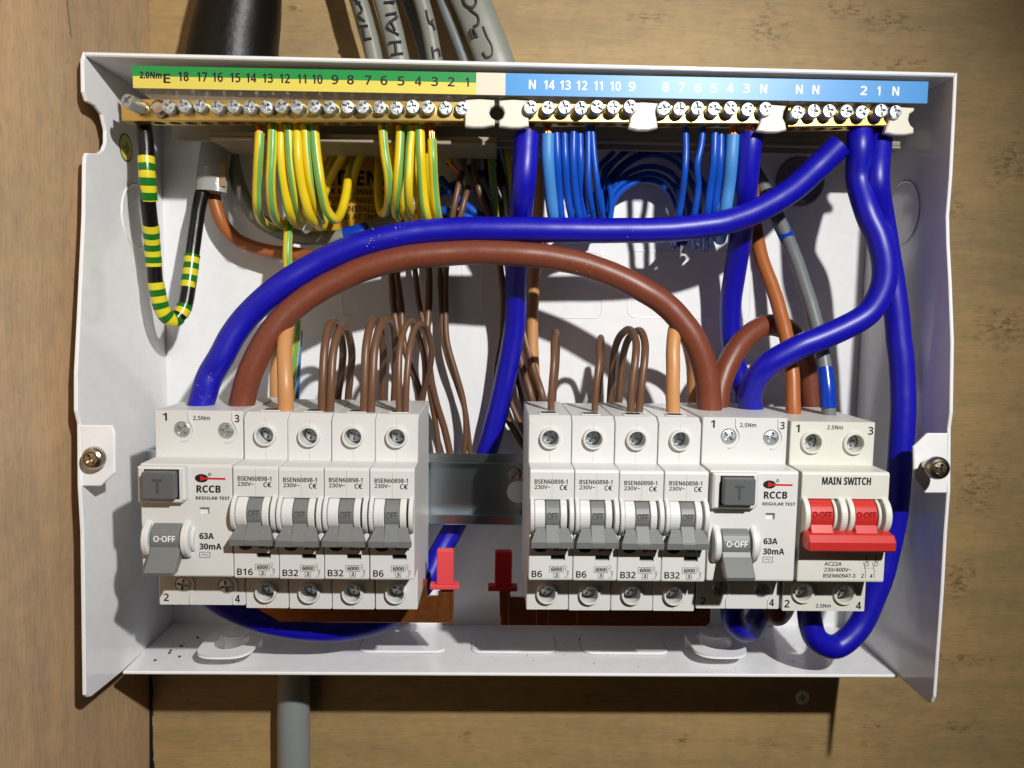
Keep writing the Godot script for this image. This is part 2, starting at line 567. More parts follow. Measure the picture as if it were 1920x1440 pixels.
# ---------------------------------------------------------------- devices (their own frame: x from the left side, y from the middle, z from the terminal face)
func device_shell(w: float, top: float, bottom: float, chamfer: float, tops: Array, lows: Array, r: float, deep: float, recesses: Array, mat: Material, root: Node3D) -> void:
	var st := tool()
	var prof := [Vector2(-52.5, bottom), Vector2(0, bottom), Vector2(0, -22.2), Vector2(13.3, -22.2), Vector2(13.8, -22.0), Vector2(14, -21.4), Vector2(14, 21.6), Vector2(13.75, 22.4), Vector2(13.2, 22.8), Vector2(0, 23.0), Vector2(0, top)]
	if chamfer > 0.0: prof.append(Vector2(-chamfer, top + chamfer * 0.55))
	prof.append(Vector2(-52.5, top + chamfer * 0.55))
	prism(st, prof, 0.0, w, 0.3, 0, [1, 5, 9])
	recessed(st, Vector2(0.3, -21.4), Vector2(w - 0.3, 21.6), 14.0, recesses, 1.6)
	var n := tops.size()
	for i in n:
		var x0 := 0.3 if i == 0 else w * i / n
		var x1 := w - 0.3 if i == n - 1 else w * (i + 1.0) / n
		bored(st, Vector2(x0, 23.0), Vector2(x1, top), tops[i], r, deep, Transform3D.IDENTITY)
		bored(st, Vector2(x0, bottom), Vector2(x1, -22.2), lows[i], r, deep, Transform3D.IDENTITY)
	obj("body", done(st), mat, root)


func collar(c: Vector2, r_in: float, r_out: float, high: float) -> ArrayMesh:
	var st := tool()
	lathe(st, [Vector2(r_out + 0.25, 0), Vector2(r_out, high * 0.8), Vector2(r_out - 0.25, high), Vector2(r_in + 0.15, high), Vector2(r_in, high - 0.2), Vector2(r_in, -0.5)], 36, Transform3D(Basis.IDENTITY, Vector3(c.x, c.y, 0)))
	return done(st)


func terminal_screw() -> ArrayMesh:
	if not shared.has("terminal"):
		var st := tool()
		screw_head(st, 3.2, 1.6, 0.5, 2.4, 1.2, 0.25, 0.5)
		shared.terminal = done(st)
	return shared.terminal


func put_screw(c: Vector2, z: float, turn: float, root: Node3D, size := 1.0) -> void:
	var s := obj("terminal_screw", terminal_screw(), M.zinc, root, Vector3(c.x, c.y, z))
	s.rotation.z = turn
	s.scale = Vector3(size, size, 1)


func make_breaker() -> Node3D:
	var root := Node3D.new()
	root.name = "circuit_breaker"
	var w := 17.5
	device_shell(w, 39.8, -39.7, 4.0, [Vector2(8.8, 33.0)], [Vector2(8.5, -32.6)], 3.45, 9.0, [Rect2(1.5, -4.0, 14.3, 14.8), Rect2(8.8, -13.9, 5.7, 2.1)], M.plastic, root)
	for c in [Vector2(8.8, 33.0), Vector2(8.5, -32.6)]:
		obj("screw_collar", collar(c, 3.45, 4.35, 2.0), M.plastic, root)
		put_screw(c, -7.0, rng.randf() * 3.0, root)
	var st := tool()
	barrel(st, 1.9, 6.0, 4.2, 11.0, 6.9)
	barrel(st, 12.0, 14.6, 4.2, 11.0, 7.1)
	obj("drum_cheek", done(st), M.plastic, root)
	st = tool()
	barrel(st, 0.15, 1.7, 4.2, 11.0, 7.9)
	barrel(st, 15.5, 17.35, 4.2, 11.0, 7.9)
	obj("drum_flange", done(st), M.plastic, root)
	st = tool()
	barrel(st, 6.2, 11.8, 4.2, 11.0, 6.6)
	prism(st, [Vector2(13.5, -3.0), Vector2(14.6, -7.0), Vector2(20.3, -7.1), Vector2(20.9, -6.6), Vector2(21.1, -4.7), Vector2(16.8, 1.3), Vector2(15.0, 2.0)], 6.25, 11.75, 0.3)
	# the paddle flares from the drum to the full width
	var z := [17.0, 21.0, 20.6, 14.8]
	var y := [0.0, -4.5, -7.0, -7.0]
	var xa := [2.7, 0.5, 0.5, 1.0]
	var xb := [15.2, 17.0, 17.0, 16.6]
	var a := []
	var b := []
	for i in 4:
		a.append(Vector3(xa[i], y[i], z[i])); b.append(Vector3(xb[i], y[i], z[i]))
	face(st, a, Vector3.LEFT); face(st, b, Vector3.RIGHT)
	var outs := [Vector3(0, 1, 1), Vector3.BACK, Vector3.DOWN, Vector3(0, 0, -1)]
	for i in 4: face(st, [a[i], a[(i + 1) % 4], b[(i + 1) % 4], b[i]], outs[i])
	obj("toggle", done(st), M.toggle, root)
	obj("toggle_lettering", letters([["OFF", 6.9, 3.7, 2.5, 4.2]], 17.45, 0.25), M.emboss, root)
	obj("indicator_window", block(Vector3(8.8, -13.9, 12.2), Vector3(14.5, -11.8, 12.7), 0.1), M.window, root)
	st = tool()
	strokes(st, [frame(8.35, -18.75, 13.95, -16.4), frame(10.05, -21.1, 12.2, -18.75), [[15.0, -16.0], [15.0, -17.2]], [[14.4, -17.0], [15.3, -18.6]], [[15.3, -18.6], [15.9, -18.2], [15.9, -19.0], [15.2, -19.2], [15.9, -19.7], [15.3, -20.3], [15.3, -21.0]], [[14.4, -16.1], [14.4, -15.6]], [[14.5, -20.6], [14.5, -21.2]]], 0.17, 14.02)
	obj("marking", done(st), M.ink, root)
	st = tool()
	lathe(st, [Vector2(2.7, 0), Vector2(0, 0.03)], 24, Transform3D(Basis.from_scale(Vector3(1, 0.62, 1)), Vector3(4.6, -9.0, 14.0)))
	obj("emblem", done(st), M.dark, root)
	obj("lettering", letters([["BSEN60898-1", 1.9, 17.1, 1.65, 13.0], ["230V~", 1.9, 15.0, 1.5, 6.2], ["C", 11.9, 14.6, 1.9, 1.35], ["\u20ac", 13.4, 14.6, 1.9, 1.5], ["6000", 9.0, -18.35, 1.5, 4.4, "bold"], ["3", 10.65, -20.7, 1.5, 0, "bold"], ["MCB", 10.0, -10.1, 1.8, 5.6, "bold"]], 14.0), M.ink, root)
	st = tool()
	for k in [[8.8, 23.3, 28.4, 0.012], [8.8, 37.6, 39.7, 0.012], [8.5, -39.5, -37.2, 0.012], [8.8, 11.2, 21.5, 14.006]]:
		st = tool()
		strokes(st, [[[k[0], k[1]], [k[0], k[2]]]], 0.08, k[3])
		obj("mould_seam", done(st), M.groove, root)
	# entry slot of the upper terminal, a rim round the wire
	st = tool()
	cbox(st, Vector3(4.6, 41.9, -13.8), Vector3(12.8, 42.35, -6.8), 0.2)
	obj("entry_clamp", done(st), M.plastic, root)
	obj("entry_hole", block(Vector3(5.6, 42.0, -12.8), Vector3(11.8, 42.42, -7.8), 0.05), M.dark, root)
	return root


func place_breaker(proto: Node3D, at: Vector3, rating: String, wide: float, label: String, group: String) -> void:
	var o := proto.duplicate()
	o.name = numbered("circuit_breaker")
	add_child(o)
	o.position = (at + Vector3(0, rng.randf_range(-0.15, 0.15), rng.randf_range(-0.2, 0.15))) * MM
	o.rotation = Vector3(rng.randf_range(-0.006, 0.006), rng.randf_range(-0.004, 0.004), rng.randf_range(-0.004, 0.004))
	tag(o, label, "circuit breaker", group)
	specks(o, [Vector3(5, -1.5, 19.0), Vector3(9, -2.0, 19.3), Vector3(13, -2.5, 19.6)], 3, 2.6, 0.16)
	obj("rating_lettering", letters([[rating, 1.3, -20.8, 2.5, wide]], 14.0), M.ink, o)


func make_rccb(at: Vector3, label: String) -> void:
	var root := thing("residual_current_device", label, "RCCB", at, "residual current devices beside the breakers")
	var w := 35.3
	var tops := [Vector2(10.9, 34.3), Vector2(28.6, 34.0)]
	var lows := [Vector2(9.9, -30.4), Vector2(27.6, -31.0)]
	device_shell(w, 42.2, -39.0, 0.0, tops, lows, 3.35, 3.0, [Rect2(22.7, 3.1, 3.8, 2.7)], M.plastic, root)
	var st: SurfaceTool
	for c in tops + lows:
		st = tool()
		var up: bool = c.y > 0
		var edge := 42.2 if up else -39.0
		var s := 1.0 if up else -1.0
		# the raised lip that runs round the right of the screw and out to the edge
		var lip := []
		for i in 9: lip.append(c + Vector2.from_angle(s * (-PI / 2 + (PI / 2 + 0.75) * i / 8.0)) * 4.7)
		lip.append(Vector2(c.x + 2.9, c.y + s * 4.4))
		lip.append(Vector2(c.x + 2.9, edge - s * 0.4))
		for i in lip.size() - 1:
			var p: Vector2 = lip[i]
			var q: Vector2 = lip[i + 1]
			var n := (q - p).orthogonal().normalized() * 0.28
			for k in [[p - n, p + n, q + n, q - n]]:
				var top := []
				for v in k: top.append(Vector3(v.x, v.y, 0.45 + 0.002 * i))
				face(st, top, Vector3.BACK)
				for e in 4:
					var v0: Vector3 = top[e]
					var v1: Vector3 = top[(e + 1) % 4]
					face(st, [v0, v1, Vector3(v1.x, v1.y, 0), Vector3(v0.x, v0.y, 0)], Vector3((v1 - v0).y, -(v1 - v0).x, 0) * (1.0 if Vector2(q - p).cross(n) > 0 else -1.0))
		obj("terminal_lip", done(st), M.plastic, root)
		put_screw(c, -1.5, 0.4 + c.x, root, 1.03)
	# test button in its raised frame
	st = tool()
	prism(st, [Vector2(0.3, 8.0), Vector2(16.8, 8.0), Vector2(18.4, 9.4), Vector2(18.4, 22.3), Vector2(0.3, 22.3)], 13.6, 17.2, 0.7, 2, [], [false, true])
	obj("button_frame", done(st), M.plastic, root)
	st = tool()
	cbox(st, Vector3(3.0, 9.7, 17.0), Vector3(16.4, 21.4, 17.25), 0.05)
	obj("button_gap", done(st), M.dark, root)
	st = tool()
	cbox(st, Vector3(3.5, 10.3, 17.0), Vector3(15.9, 21.0, 21.0), 0.5)
	obj("test_button", done(st), M.button, root)
	obj("button_lettering", letters([["T", 7.9, 13.0, 5.2, 3.4]], 20.95, 0.25), M.button_emboss, root)
	st = tool()
	lathe(st, [Vector2(2.6, 0), Vector2(0, 0.03)], 28, Transform3D(Basis.from_scale(Vector3(1, 0.65, 1)), Vector3(23.7, 17.35, 14.0)))
	obj("emblem", done(st), M.ink, root)
	st = tool()
	face(st, [Vector3(23.2, 18.5, 14.05), Vector3(23.2, 16.2, 14.05), Vector3(25.6, 17.3, 14.05)], Vector3.BACK)
	strokes(st, [[[25.0, 17.3], [26.4, 17.3]], [[27.0, 17.25], [32.6, 17.2]]], 0.75, 14.06)
	obj("emblem_flame", done(st), M.red_ink, root)
	st = tool()
	var circle := []
	for i in 17: circle.append([26.9 + 0.55 * cos(TAU * i / 16), 18.9 + 0.55 * sin(TAU * i / 16)])
	strokes(st, [circle], 0.22, 14.02)
	obj("registered_mark", done(st), M.ink, root)
	st = tool()
	strokes(st, [frame(22.4, -14.3, 26.4, -12.2), [[23.2, -13.5], [23.8, -13.0], [24.4, -13.1], [24.9, -13.5], [25.6, -13.1]]], 0.2, 14.02)
	obj("marking", done(st), M.ink, root)
	obj("lettering", letters([["R", 26.68, 18.65, 0.5, 0], ["RCCB", 21.7, 11.7, 2.75, 9.3, "bold"], ["REGULAR TEST", 21.3, 8.9, 1.2, 13.2, "bold"], ["63A", 22.4, -6.9, 2.35, 5.6, "bold"], ["30mA", 22.4, -11.1, 2.35, 8.5, "bold"]], 14.0), M.ink, root)
	obj("lettering", letters([["1", 3.4, 37.9, 3.0, 1.5], ["2.5Nm", 15.5, 38.3, 1.6, 6.7], ["3", 32.3, 37.6, 2.9, 1.7], ["2", 2.0, -37.4, 3.0, 1.9], ["4", 31.2, -37.8, 3.0, 1.9]], 0.0), M.ink, root)
	# toggle between its two round flanges
	st = tool()
	barrel(st, 1.6, 4.3, -7.0, 11.5, 7.9, 0.5)
	barrel(st, 16.6, 19.4, -7.0, 11.5, 7.9, 0.5)
	barrel(st, 19.4, 20.8, -7.0, 10.0, 6.6, 0.5)
	obj("drum_flange", done(st), M.plastic, root)
	st = tool()
	barrel(st, 4.9, 15.9, -6.8, 11.3, 6.8)
	prism(st, [Vector2(13.5, -12.5), Vector2(20.5, -18.4), Vector2(23.8, -18.6), Vector2(24.4, -17.2), Vector2(18.6, -10.9), Vector2(17.0, -8.0)], 4.7, 16.3, 0.4)
	obj("toggle", done(st), M.toggle, root)
	obj("toggle_lettering", letters([["O\u00b7OFF", 6.4, -6.9, 2.2, 8.2]], 18.05, 0.1), M.white_ink, root)


func make_main_switch(at: Vector3) -> void:
	var root := thing("main_switch", "main switch with a red lever spanning two poles, at the right end of the rail", "main switch", at)
	var w := 35.3
	device_shell(w, 41.0, -39.7, 0.0, [Vector2(9.0, 32.4), Vector2(26.7, 32.2)], [Vector2(8.3, -31.4), Vector2(26.0, -32.0)], 3.6, 9.0, [Rect2(1.0, -5.0, 15.2, 17.0), Rect2(18.8, -5.0, 15.2, 17.0)], M.plastic_ms, root)
	for c in [Vector2(9.0, 32.4), Vector2(26.7, 32.2), Vector2(8.3, -31.4), Vector2(26.0, -32.0)]:
		obj("screw_collar", collar(c, 3.6, 4.7, 1.5), M.plastic_ms, root)
		put_screw(c, -5.5, c.x * 0.7, root, 1.05)
	var red := tool()
	for k in 2:
		var x := 17.7 * k
		var st := tool()
		barrel(st, x + 0.3, x + 2.4, 5.2, 11.0, 7.9)
		barrel(st, x + 12.2, x + 13.4, 5.2, 11.0, 7.0)
		barrel(st, x + 14.6, x + 17.2, 5.2, 11.0, 7.9)
		obj("drum_flange", done(st), M.plastic_ms, root)
		barrel(red, x + 2.7, x + 11.8, 5.2, 11.0, 6.9)
		prism(red, [Vector2(14.0, -3.0), Vector2(17.0, -3.5), Vector2(19.6, -2.0), Vector2(17.4, 2.2), Vector2(15.5, 2.4)], x + 2.8, x + 11.7, 0.3)
	prism(red, [Vector2(15.0, -4.0), Vector2(17.0, -7.2), Vector2(21.5, -7.4), Vector2(22.4, -6.6), Vector2(22.6, -3.4), Vector2(20.8, -0.9), Vector2(16.0, -0.2)], 0.4, 35.2, 0.6)
	obj("lever", done(red), M.red, root)
	obj("lever_lettering", letters([["O\u00b7OFF", 3.4, 5.2, 2.4, 7.6], ["O\u00b7OFF", 21.1, 5.2, 2.4, 7.6]], 17.75, 0.25), M.red_emboss, root)
	var st2 := tool()
	strokes(st2, [[[26.6, -13.9], [27.6, -17.3], [27.7, -20.4]], [[30.2, -13.9], [31.2, -17.3], [31.3, -20.4]], [[27.1, -16.3], [27.6, -16.3]], [[28.2, -16.3], [28.7, -16.3]], [[29.3, -16.3], [29.8, -16.3]], [[30.4, -16.3], [30.8, -16.3]], [[27.3, -13.6], [28.9, -13.6]], [[31.0, -13.6], [32.6, -13.6]], [[27.8, -13.4], [28.0, -11.6]], [[31.6, -13.4], [31.8, -11.6]]], 0.2, 14.02)
	for cx in [28.0, 31.8]:
		var circle := []
		for i in 17: circle.append([cx + 0.75 * cos(TAU * i / 16), -14.7 + 0.75 * sin(TAU * i / 16)])
		strokes(st2, [circle], 0.22, 14.03)
	obj("marking", done(st2), M.ink, root)
	obj("lettering", letters([["MAIN SWITCH", 8.1, 17.7, 2.9, 19.6, "bold"], ["AC22A", 10.8, -15.4, 1.5, 7.0], ["230/400V~", 10.8, -17.8, 1.5, 11.0], ["BSEN60947-3", 10.6, -20.3, 1.5, 13.0], ["2", 26.0, -20.3, 1.5, 1.0], ["4", 29.5, -20.3, 1.5, 1.1], ["1", 27.2, -12.6, 1.2, 0], ["3", 31.2, -12.6, 1.2, 0]], 14.0), M.ink, root)
	obj("lettering", letters([["1", 2.2, 36.5, 3.1, 1.4], ["2.5Nm", 15.2, 37.9, 1.6, 6.5], ["3", 32.6, 35.9, 3.1, 1.9], ["2", 1.0, -38.2, 3.1, 2.0], ["2.5Nm", 14.4, -38.2, 1.5, 6.3], ["4", 31.6, -38.8, 3.1, 2.0]], 0.0), M.ink, root)


# ---------------------------------------------------------------- cables
func cable(called: String, label: String, category: String, group: String, mat: Material, r: float, pts: Array, flat := 1.0, taper := 0.0) -> MeshInstance3D:
	var o := obj(called, tube(pts, r, 20 if r > 3.0 else 14, flat, 1.6, taper), mat)
	tag(o, label, category, group)
	return o


func sleeve(o: Node3D, called: String, pts: Array, r: float, mat: Material) -> void:
	obj(called, tube(pts, r, 20), mat, o)


func bare_end(o: Node3D, from: Vector3, to: Vector3, r: float, n: int) -> void:      # copper strands between the insulation and the terminal
	var st := tool()
	for i in n:
		var a := TAU * i / n + 0.3
		var k := Vector3(cos(a), 0, sin(a)) * (r * 0.62 if n > 1 else 0.0)
		var rr := r * 0.42 if n > 1 else r
		sweep(st, smooth_path([from + k, (from + to) / 2 + k * 1.05, to + k * 0.8], 1.5), rr, [0.0, TAU], 0.0, 1.0, true, 8)
	obj("copper_strands" if n > 1 else "copper_core", done(st, false), M.strand, o)


func earth_wire(label: String, pts: Array, r := 2.1, a0 := 1.0, twist := 0.02, wide := 1.7) -> Node3D:
	var o := thing("earth_wire", label, "earth wire", Vector3.ZERO, "green and yellow earth wires")
	obj("insulation", two_tone(pts, r, a0, wide, twist), null, o)
	return o


func live_wire(label: String, pts: Array, r := 1.5) -> void:
	cable("live_wire", label, "live wire", "thin brown live wires", M.wire_brown, r, pts)


func neutral_wire(label: String, pts: Array, r := 1.5) -> Node3D:
	var o := thing("neutral_wire", label, "neutral wire", Vector3.ZERO, "thin blue neutral wires")
	obj("insulation", tube(pts, r, 14), M.wire_blue, o)
	return o


func terminal_bar(called: String, label: String, a: Vector3, b: Vector3, xs: Array, skip_first: int) -> Node3D:
	var root := thing(called, label, "terminal bar", a, "")
	var long := (b - a).length()
	root.rotation.z = atan2(b.y - a.y, b.x - a.x)
	var st := tool()
	# top, front, back, ends; the underside is bored for the wires
	for f in [[Vector3(0, 4.2, -4), Vector3(long, 4.2, 4), Vector3.UP], [Vector3(0, -4.2, 4), Vector3(long, 3.9, 4.3), Vector3.BACK]]: pass
	face(st, [Vector3(0, 4.2, -4), Vector3(long, 4.2, -4), Vector3(long, 4.2, 3.6), Vector3(0, 4.2, 3.6)], Vector3.UP)
	face(st, [Vector3(0, 4.2, 3.6), Vector3(long, 4.2, 3.6), Vector3(long, 3.8, 4), Vector3(0, 3.8, 4)], Vector3(0, 1, 1))
	face(st, [Vector3(0, 3.8, 4), Vector3(long, 3.8, 4), Vector3(long, -4.4, 4), Vector3(0, -4.4, 4)], Vector3.BACK)
	face(st, [Vector3(0, -4.4, 4), Vector3(long, -4.4, 4), Vector3(long, -4.8, 3.6), Vector3(0, -4.8, 3.6)], Vector3(0, -1, 1))
	face(st, [Vector3(0, 4.2, -4), Vector3(long, 4.2, -4), Vector3(long, -4.8, -4), Vector3(0, -4.8, -4)], Vector3.FORWARD)
	for x in [0.0, long]: face(st, [Vector3(x, 4.2, -4), Vector3(x, 4.2, 3.6), Vector3(x, 3.8, 4), Vector3(x, -4.4, 4), Vector3(x, -4.8, 3.6), Vector3(x, -4.8, -4)], Vector3.LEFT if x == 0.0 else Vector3.RIGHT)
	var under := Transform3D(Basis(Vector3.RIGHT, Vector3.BACK, Vector3.DOWN), Vector3(0, -4.8, 0))
	var edge := 0.0
	for i in xs.size():
		var x: float = xs[i] - a.x
		var to: float = long if i == xs.size() - 1 else (x + xs[i + 1] - a.x) / 2.0
		bored(st, Vector2(edge, -4), Vector2(to, 3.6), Vector2(x, -0.2), 2.45, 6.0, under, 20)
		edge = to
	obj("bar", done(st), M.brass, root)
	if not shared.has("bar_screw"):
		var s := tool()
		lathe(s, [Vector2(2.15, -4.0), Vector2(2.15, 3.2), Vector2(2.7, 3.2), Vector2(3.0, 3.5)], 28)
		lathe(s, [Vector2(3.0, 3.5), Vector2(3.0, 5.0)], 28)
		screw_head(s, 3.0, 6.4, 0.55, 2.45, 1.3, 0.15, 0.3, 1.7)
		shared.bar_screw = done(s)
	for i in xs.size():
		if i < skip_first: continue
		var s := obj("terminal_screw", shared.bar_screw, M.zinc, root, Vector3(xs[i] - a.x, 0.2 + rng.randf_range(-0.25, 0.25), (1.0 if xs.size() > 9 else 2.4) + rng.randf_range(-0.7, 0.7)))
		s.rotation = Vector3(rng.randf_range(-0.05, 0.05), rng.randf_range(-0.05, 0.05), rng.randf() * TAU)
	return root


func end_clip(label: String, outline: Array) -> void:
	var st := tool()
	prism(st, outline, 62.6, 66.2, 0.5, 2)
	tag(obj("bar_clip", done(st), M.cream), label, "bar clip", "cream clips holding the terminal bars")


func writing(o: Node3D, lines: Array, r: float) -> void:      # felt pen strokes lying on a sheath
	var st := tool()
	for l in lines: sweep(st, smooth_path(l, 1.0), r, [0.0, TAU], 0.0, 0.55, true, 8)
	obj("handwriting", done(st, false), M.pen, o)


func specks(o: Node3D, spots: Array, count: int, spread: float, size: float) -> void:      # pale dust and scuffs caught on a surface
	var st := tool()
	for p in spots:
		for i in count:
			var c: Vector3 = p + Vector3(rng.randfn(0, spread * 0.5), rng.randfn(0, spread * 0.5), 0)
			var s := size * rng.randf_range(0.4, 1.0)
			var turn := rng.randf() * TAU
			var k := []
			for j in 3: k.append(c + Vector3(cos(turn + j * 2.1), sin(turn + j * 2.1), 0) * s * (1.0 + 0.8 * rng.randf()))
			var top := c + Vector3(0, 0, s * 0.6)
			for j in 3: face(st, [k[j], k[(j + 1) % 3], top], Vector3.BACK)
	tag(obj("dust", done(st), M.crumb, o), "", "", "", "stuff")


func wound_tape(o: Node3D, pts: Array, first: Vector3, last: Vector3, r: float) -> void:      # yellow and green banded tape wound round part of a cable
	var whole := smooth_path(pts, 0.4)
	var ends := []
	for e in [first, last]:
		var best := 0
		for i in whole.size():
			if whole[i].distance_squared_to(e) < whole[best].distance_squared_to(e): best = i
		ends.append(best)
	var path := whole.slice(ends[0], ends[1] + 1)
	var st := tool()
	sweep(st, path, r, [0.0, TAU], 0.0, 1.0, true, 20, 2.9, 0)
	st.set_material(M.tape_yellow)
	var m := done(st, false)
	var s2 := tool()
	sweep(s2, path, r + 0.05, [0.0, TAU], 0.0, 1.0, false, 20, 2.9, 1)
	s2.set_material(M.tape_green)
	obj("wound_tape", s2.commit(m), null, o)


func _ready() -> void:
	rng.seed = 7
	# ------------------------------------------------ camera, light, exposure
	var cam := Camera3D.new()
	cam.name = "camera"
	cam.fov = 53.13
	cam.near = 0.02
	cam.far = 20.0
	cam.transform = Transform3D(Basis(Vector3(0.99961, 0.01587, 0.02315), Vector3(-0.01374, 0.99590, -0.08940), Vector3(-0.02448, 0.08904, 0.99573)), Vector3(0.0, 83.0, 397.0) * MM)
	add_child(cam)
	cam.current = true
	var env := WorldEnvironment.new()
	env.name = "surroundings"
	env.environment = Environment.new()
	env.environment.background_mode = Environment.BG_COLOR
	env.environment.background_color = Color(0.09, 0.089, 0.086)
	env.environment.tonemap_mode = Environment.TONE_MAPPER_LINEAR
	env.environment.tonemap_exposure = 1.1
	env.environment.sdfgi_enabled = true
	env.environment.ssao_enabled = true
	env.environment.ssil_enabled = true
	add_child(env)
	var torch := SpotLight3D.new()      # the electrician's work lamp, above and to the right of the camera
	torch.name = "work_lamp"
	torch.position = Vector3(0.218, 0.360, 0.575)
	torch.light_energy = 0.5
	torch.light_color = Color(1.0, 0.99, 0.97)
	torch.light_size = 0.01
	torch.spot_range = 5.0
	torch.spot_attenuation = 2.0
	torch.spot_angle = 44.5
	torch.spot_angle_attenuation = 1.0
	torch.shadow_enabled = true
	add_child(torch)
	torch.look_at_from_position(torch.position, Vector3(-0.115, -0.07, 0.02))
	make_materials()
	build_setting()
	build_enclosure()
	build_terminals()
	build_devices()
	build_tails()
	build_wires()
	build_outside()


func build_setting() -> void:
	# ------------------------------------------------ the boards
	var ply := wood_image(1488, 1416, Color(0.645, 0.54, 0.365), false, 31, 0.16, 2.4)
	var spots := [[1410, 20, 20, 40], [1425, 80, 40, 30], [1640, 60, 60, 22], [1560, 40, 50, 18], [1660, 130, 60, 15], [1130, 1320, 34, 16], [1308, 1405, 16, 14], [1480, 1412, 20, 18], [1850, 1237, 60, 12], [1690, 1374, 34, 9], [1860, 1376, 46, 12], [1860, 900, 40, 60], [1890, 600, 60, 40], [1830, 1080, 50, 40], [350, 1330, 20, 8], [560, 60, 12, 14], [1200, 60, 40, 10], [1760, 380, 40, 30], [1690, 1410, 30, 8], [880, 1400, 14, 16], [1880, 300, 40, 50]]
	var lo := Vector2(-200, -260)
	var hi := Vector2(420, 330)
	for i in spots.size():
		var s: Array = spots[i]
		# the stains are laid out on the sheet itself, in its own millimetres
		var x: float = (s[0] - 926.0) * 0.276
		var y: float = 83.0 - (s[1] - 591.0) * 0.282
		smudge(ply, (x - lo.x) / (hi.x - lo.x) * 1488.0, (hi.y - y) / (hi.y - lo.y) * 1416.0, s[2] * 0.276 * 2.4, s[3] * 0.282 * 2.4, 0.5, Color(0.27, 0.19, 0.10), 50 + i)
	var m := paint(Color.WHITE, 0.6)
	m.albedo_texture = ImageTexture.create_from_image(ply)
	var st := tool()
	for q in [[Vector3(lo.x, lo.y, 0), Vector3(hi.x, lo.y, 0), Vector3(hi.x, hi.y, 0), Vector3(lo.x, hi.y, 0)]]:
		for k in [0, 2, 1, 0, 3, 2]:
			st.set_uv(Vector2((q[k].x - lo.x) / (hi.x - lo.x), (hi.y - q[k].y) / (hi.y - lo.y)))
			st.add_vertex(q[k] * MM)
	face(st, [Vector3(lo.x, lo.y, -18), Vector3(hi.x, lo.y, -18), Vector3(hi.x, lo.y, 0), Vector3(lo.x, lo.y, 0)], Vector3.DOWN)
	face(st, [Vector3(lo.x, hi.y, -18), Vector3(hi.x, hi.y, -18), Vector3(hi.x, hi.y, 0), Vector3(lo.x, hi.y, 0)], Vector3.UP)
	face(st, [Vector3(hi.x, lo.y, -18), Vector3(hi.x, hi.y, -18), Vector3(hi.x, hi.y, 0), Vector3(hi.x, lo.y, 0)], Vector3.RIGHT)
	face(st, [Vector3(lo.x, lo.y, -18), Vector3(hi.x, lo.y, -18), Vector3(hi.x, hi.y, -18), Vector3(lo.x, hi.y, -18)], Vector3.FORWARD)
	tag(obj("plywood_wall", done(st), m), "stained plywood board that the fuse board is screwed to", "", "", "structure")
	var oak := wood_image(792, 1464, Color(0.74, 0.62, 0.485), true, 41, 0.17, 2.4)
	for y in 90:      # a thin crack in the grain
		for w in 2: oak.set_pixel(585 + int(y * 0.42) + w, 150 + y * 2 + w, Color(0.16, 0.11, 0.07))
	var mo := paint(Color.WHITE, 0.5)
	mo.albedo_texture = ImageTexture.create_from_image(oak)
	st = tool()
	var q2 := [Vector3(-0.4, -280, 330), Vector3(-0.4, -280, 0.6), Vector3(-0.4, 330, 0.6), Vector3(-0.4, 330, 330)]
	for k in [0, 2, 1, 0, 3, 2]:
		st.set_uv(Vector2((330.0 - q2[k].z) / 330.0, (330.0 - q2[k].y) / 610.0))
		st.add_vertex(q2[k] * MM)
	face(st, [Vector3(-18, -280, 330), Vector3(-0.4, -280, 330), Vector3(-0.4, 330, 330), Vector3(-18, 330, 330)], Vector3.BACK)
	face(st, [Vector3(-18, -280, 330), Vector3(-18, -280, 0.6), Vector3(-18, 330, 0.6), Vector3(-18, 330, 330)], Vector3.LEFT)
	face(st, [Vector3(-18, 330, 330), Vector3(-0.4, 330, 330), Vector3(-0.4, 330, 0.6), Vector3(-18, 330, 0.6)], Vector3.UP)
	var board := obj("timber_side_wall", done(st), mo, self, Vector3(-176.6, 50, 0))
	board.position.y = 0
	board.position.x = -0.1772
	board.rotation.z = -0.0242
	tag(board, "pale timber board standing at right angles, left of the fuse board", "", "", "structure")
	var crack := tool()
	var seam := []
	for i in 26: seam.append(Vector3(-179.0 - 0.024 * 5 * i + rng.randf_range(-0.5, 0.5), -78.0 - 5.0 * i, 0.25))
	for i in 25:
		var w := 0.9 + rng.randf() * 0.8
		face(crack, [seam[i] + Vector3(-w, 0, 0), seam[i] + Vector3(w, 0, 0), seam[i + 1] + Vector3(w, 0, 0), seam[i + 1] + Vector3(-w, 0, 0)], Vector3.BACK)
	tag(obj("corner_gap", done(crack), M.dark), "ragged dark gap where the plywood meets the side board", "", "", "structure")


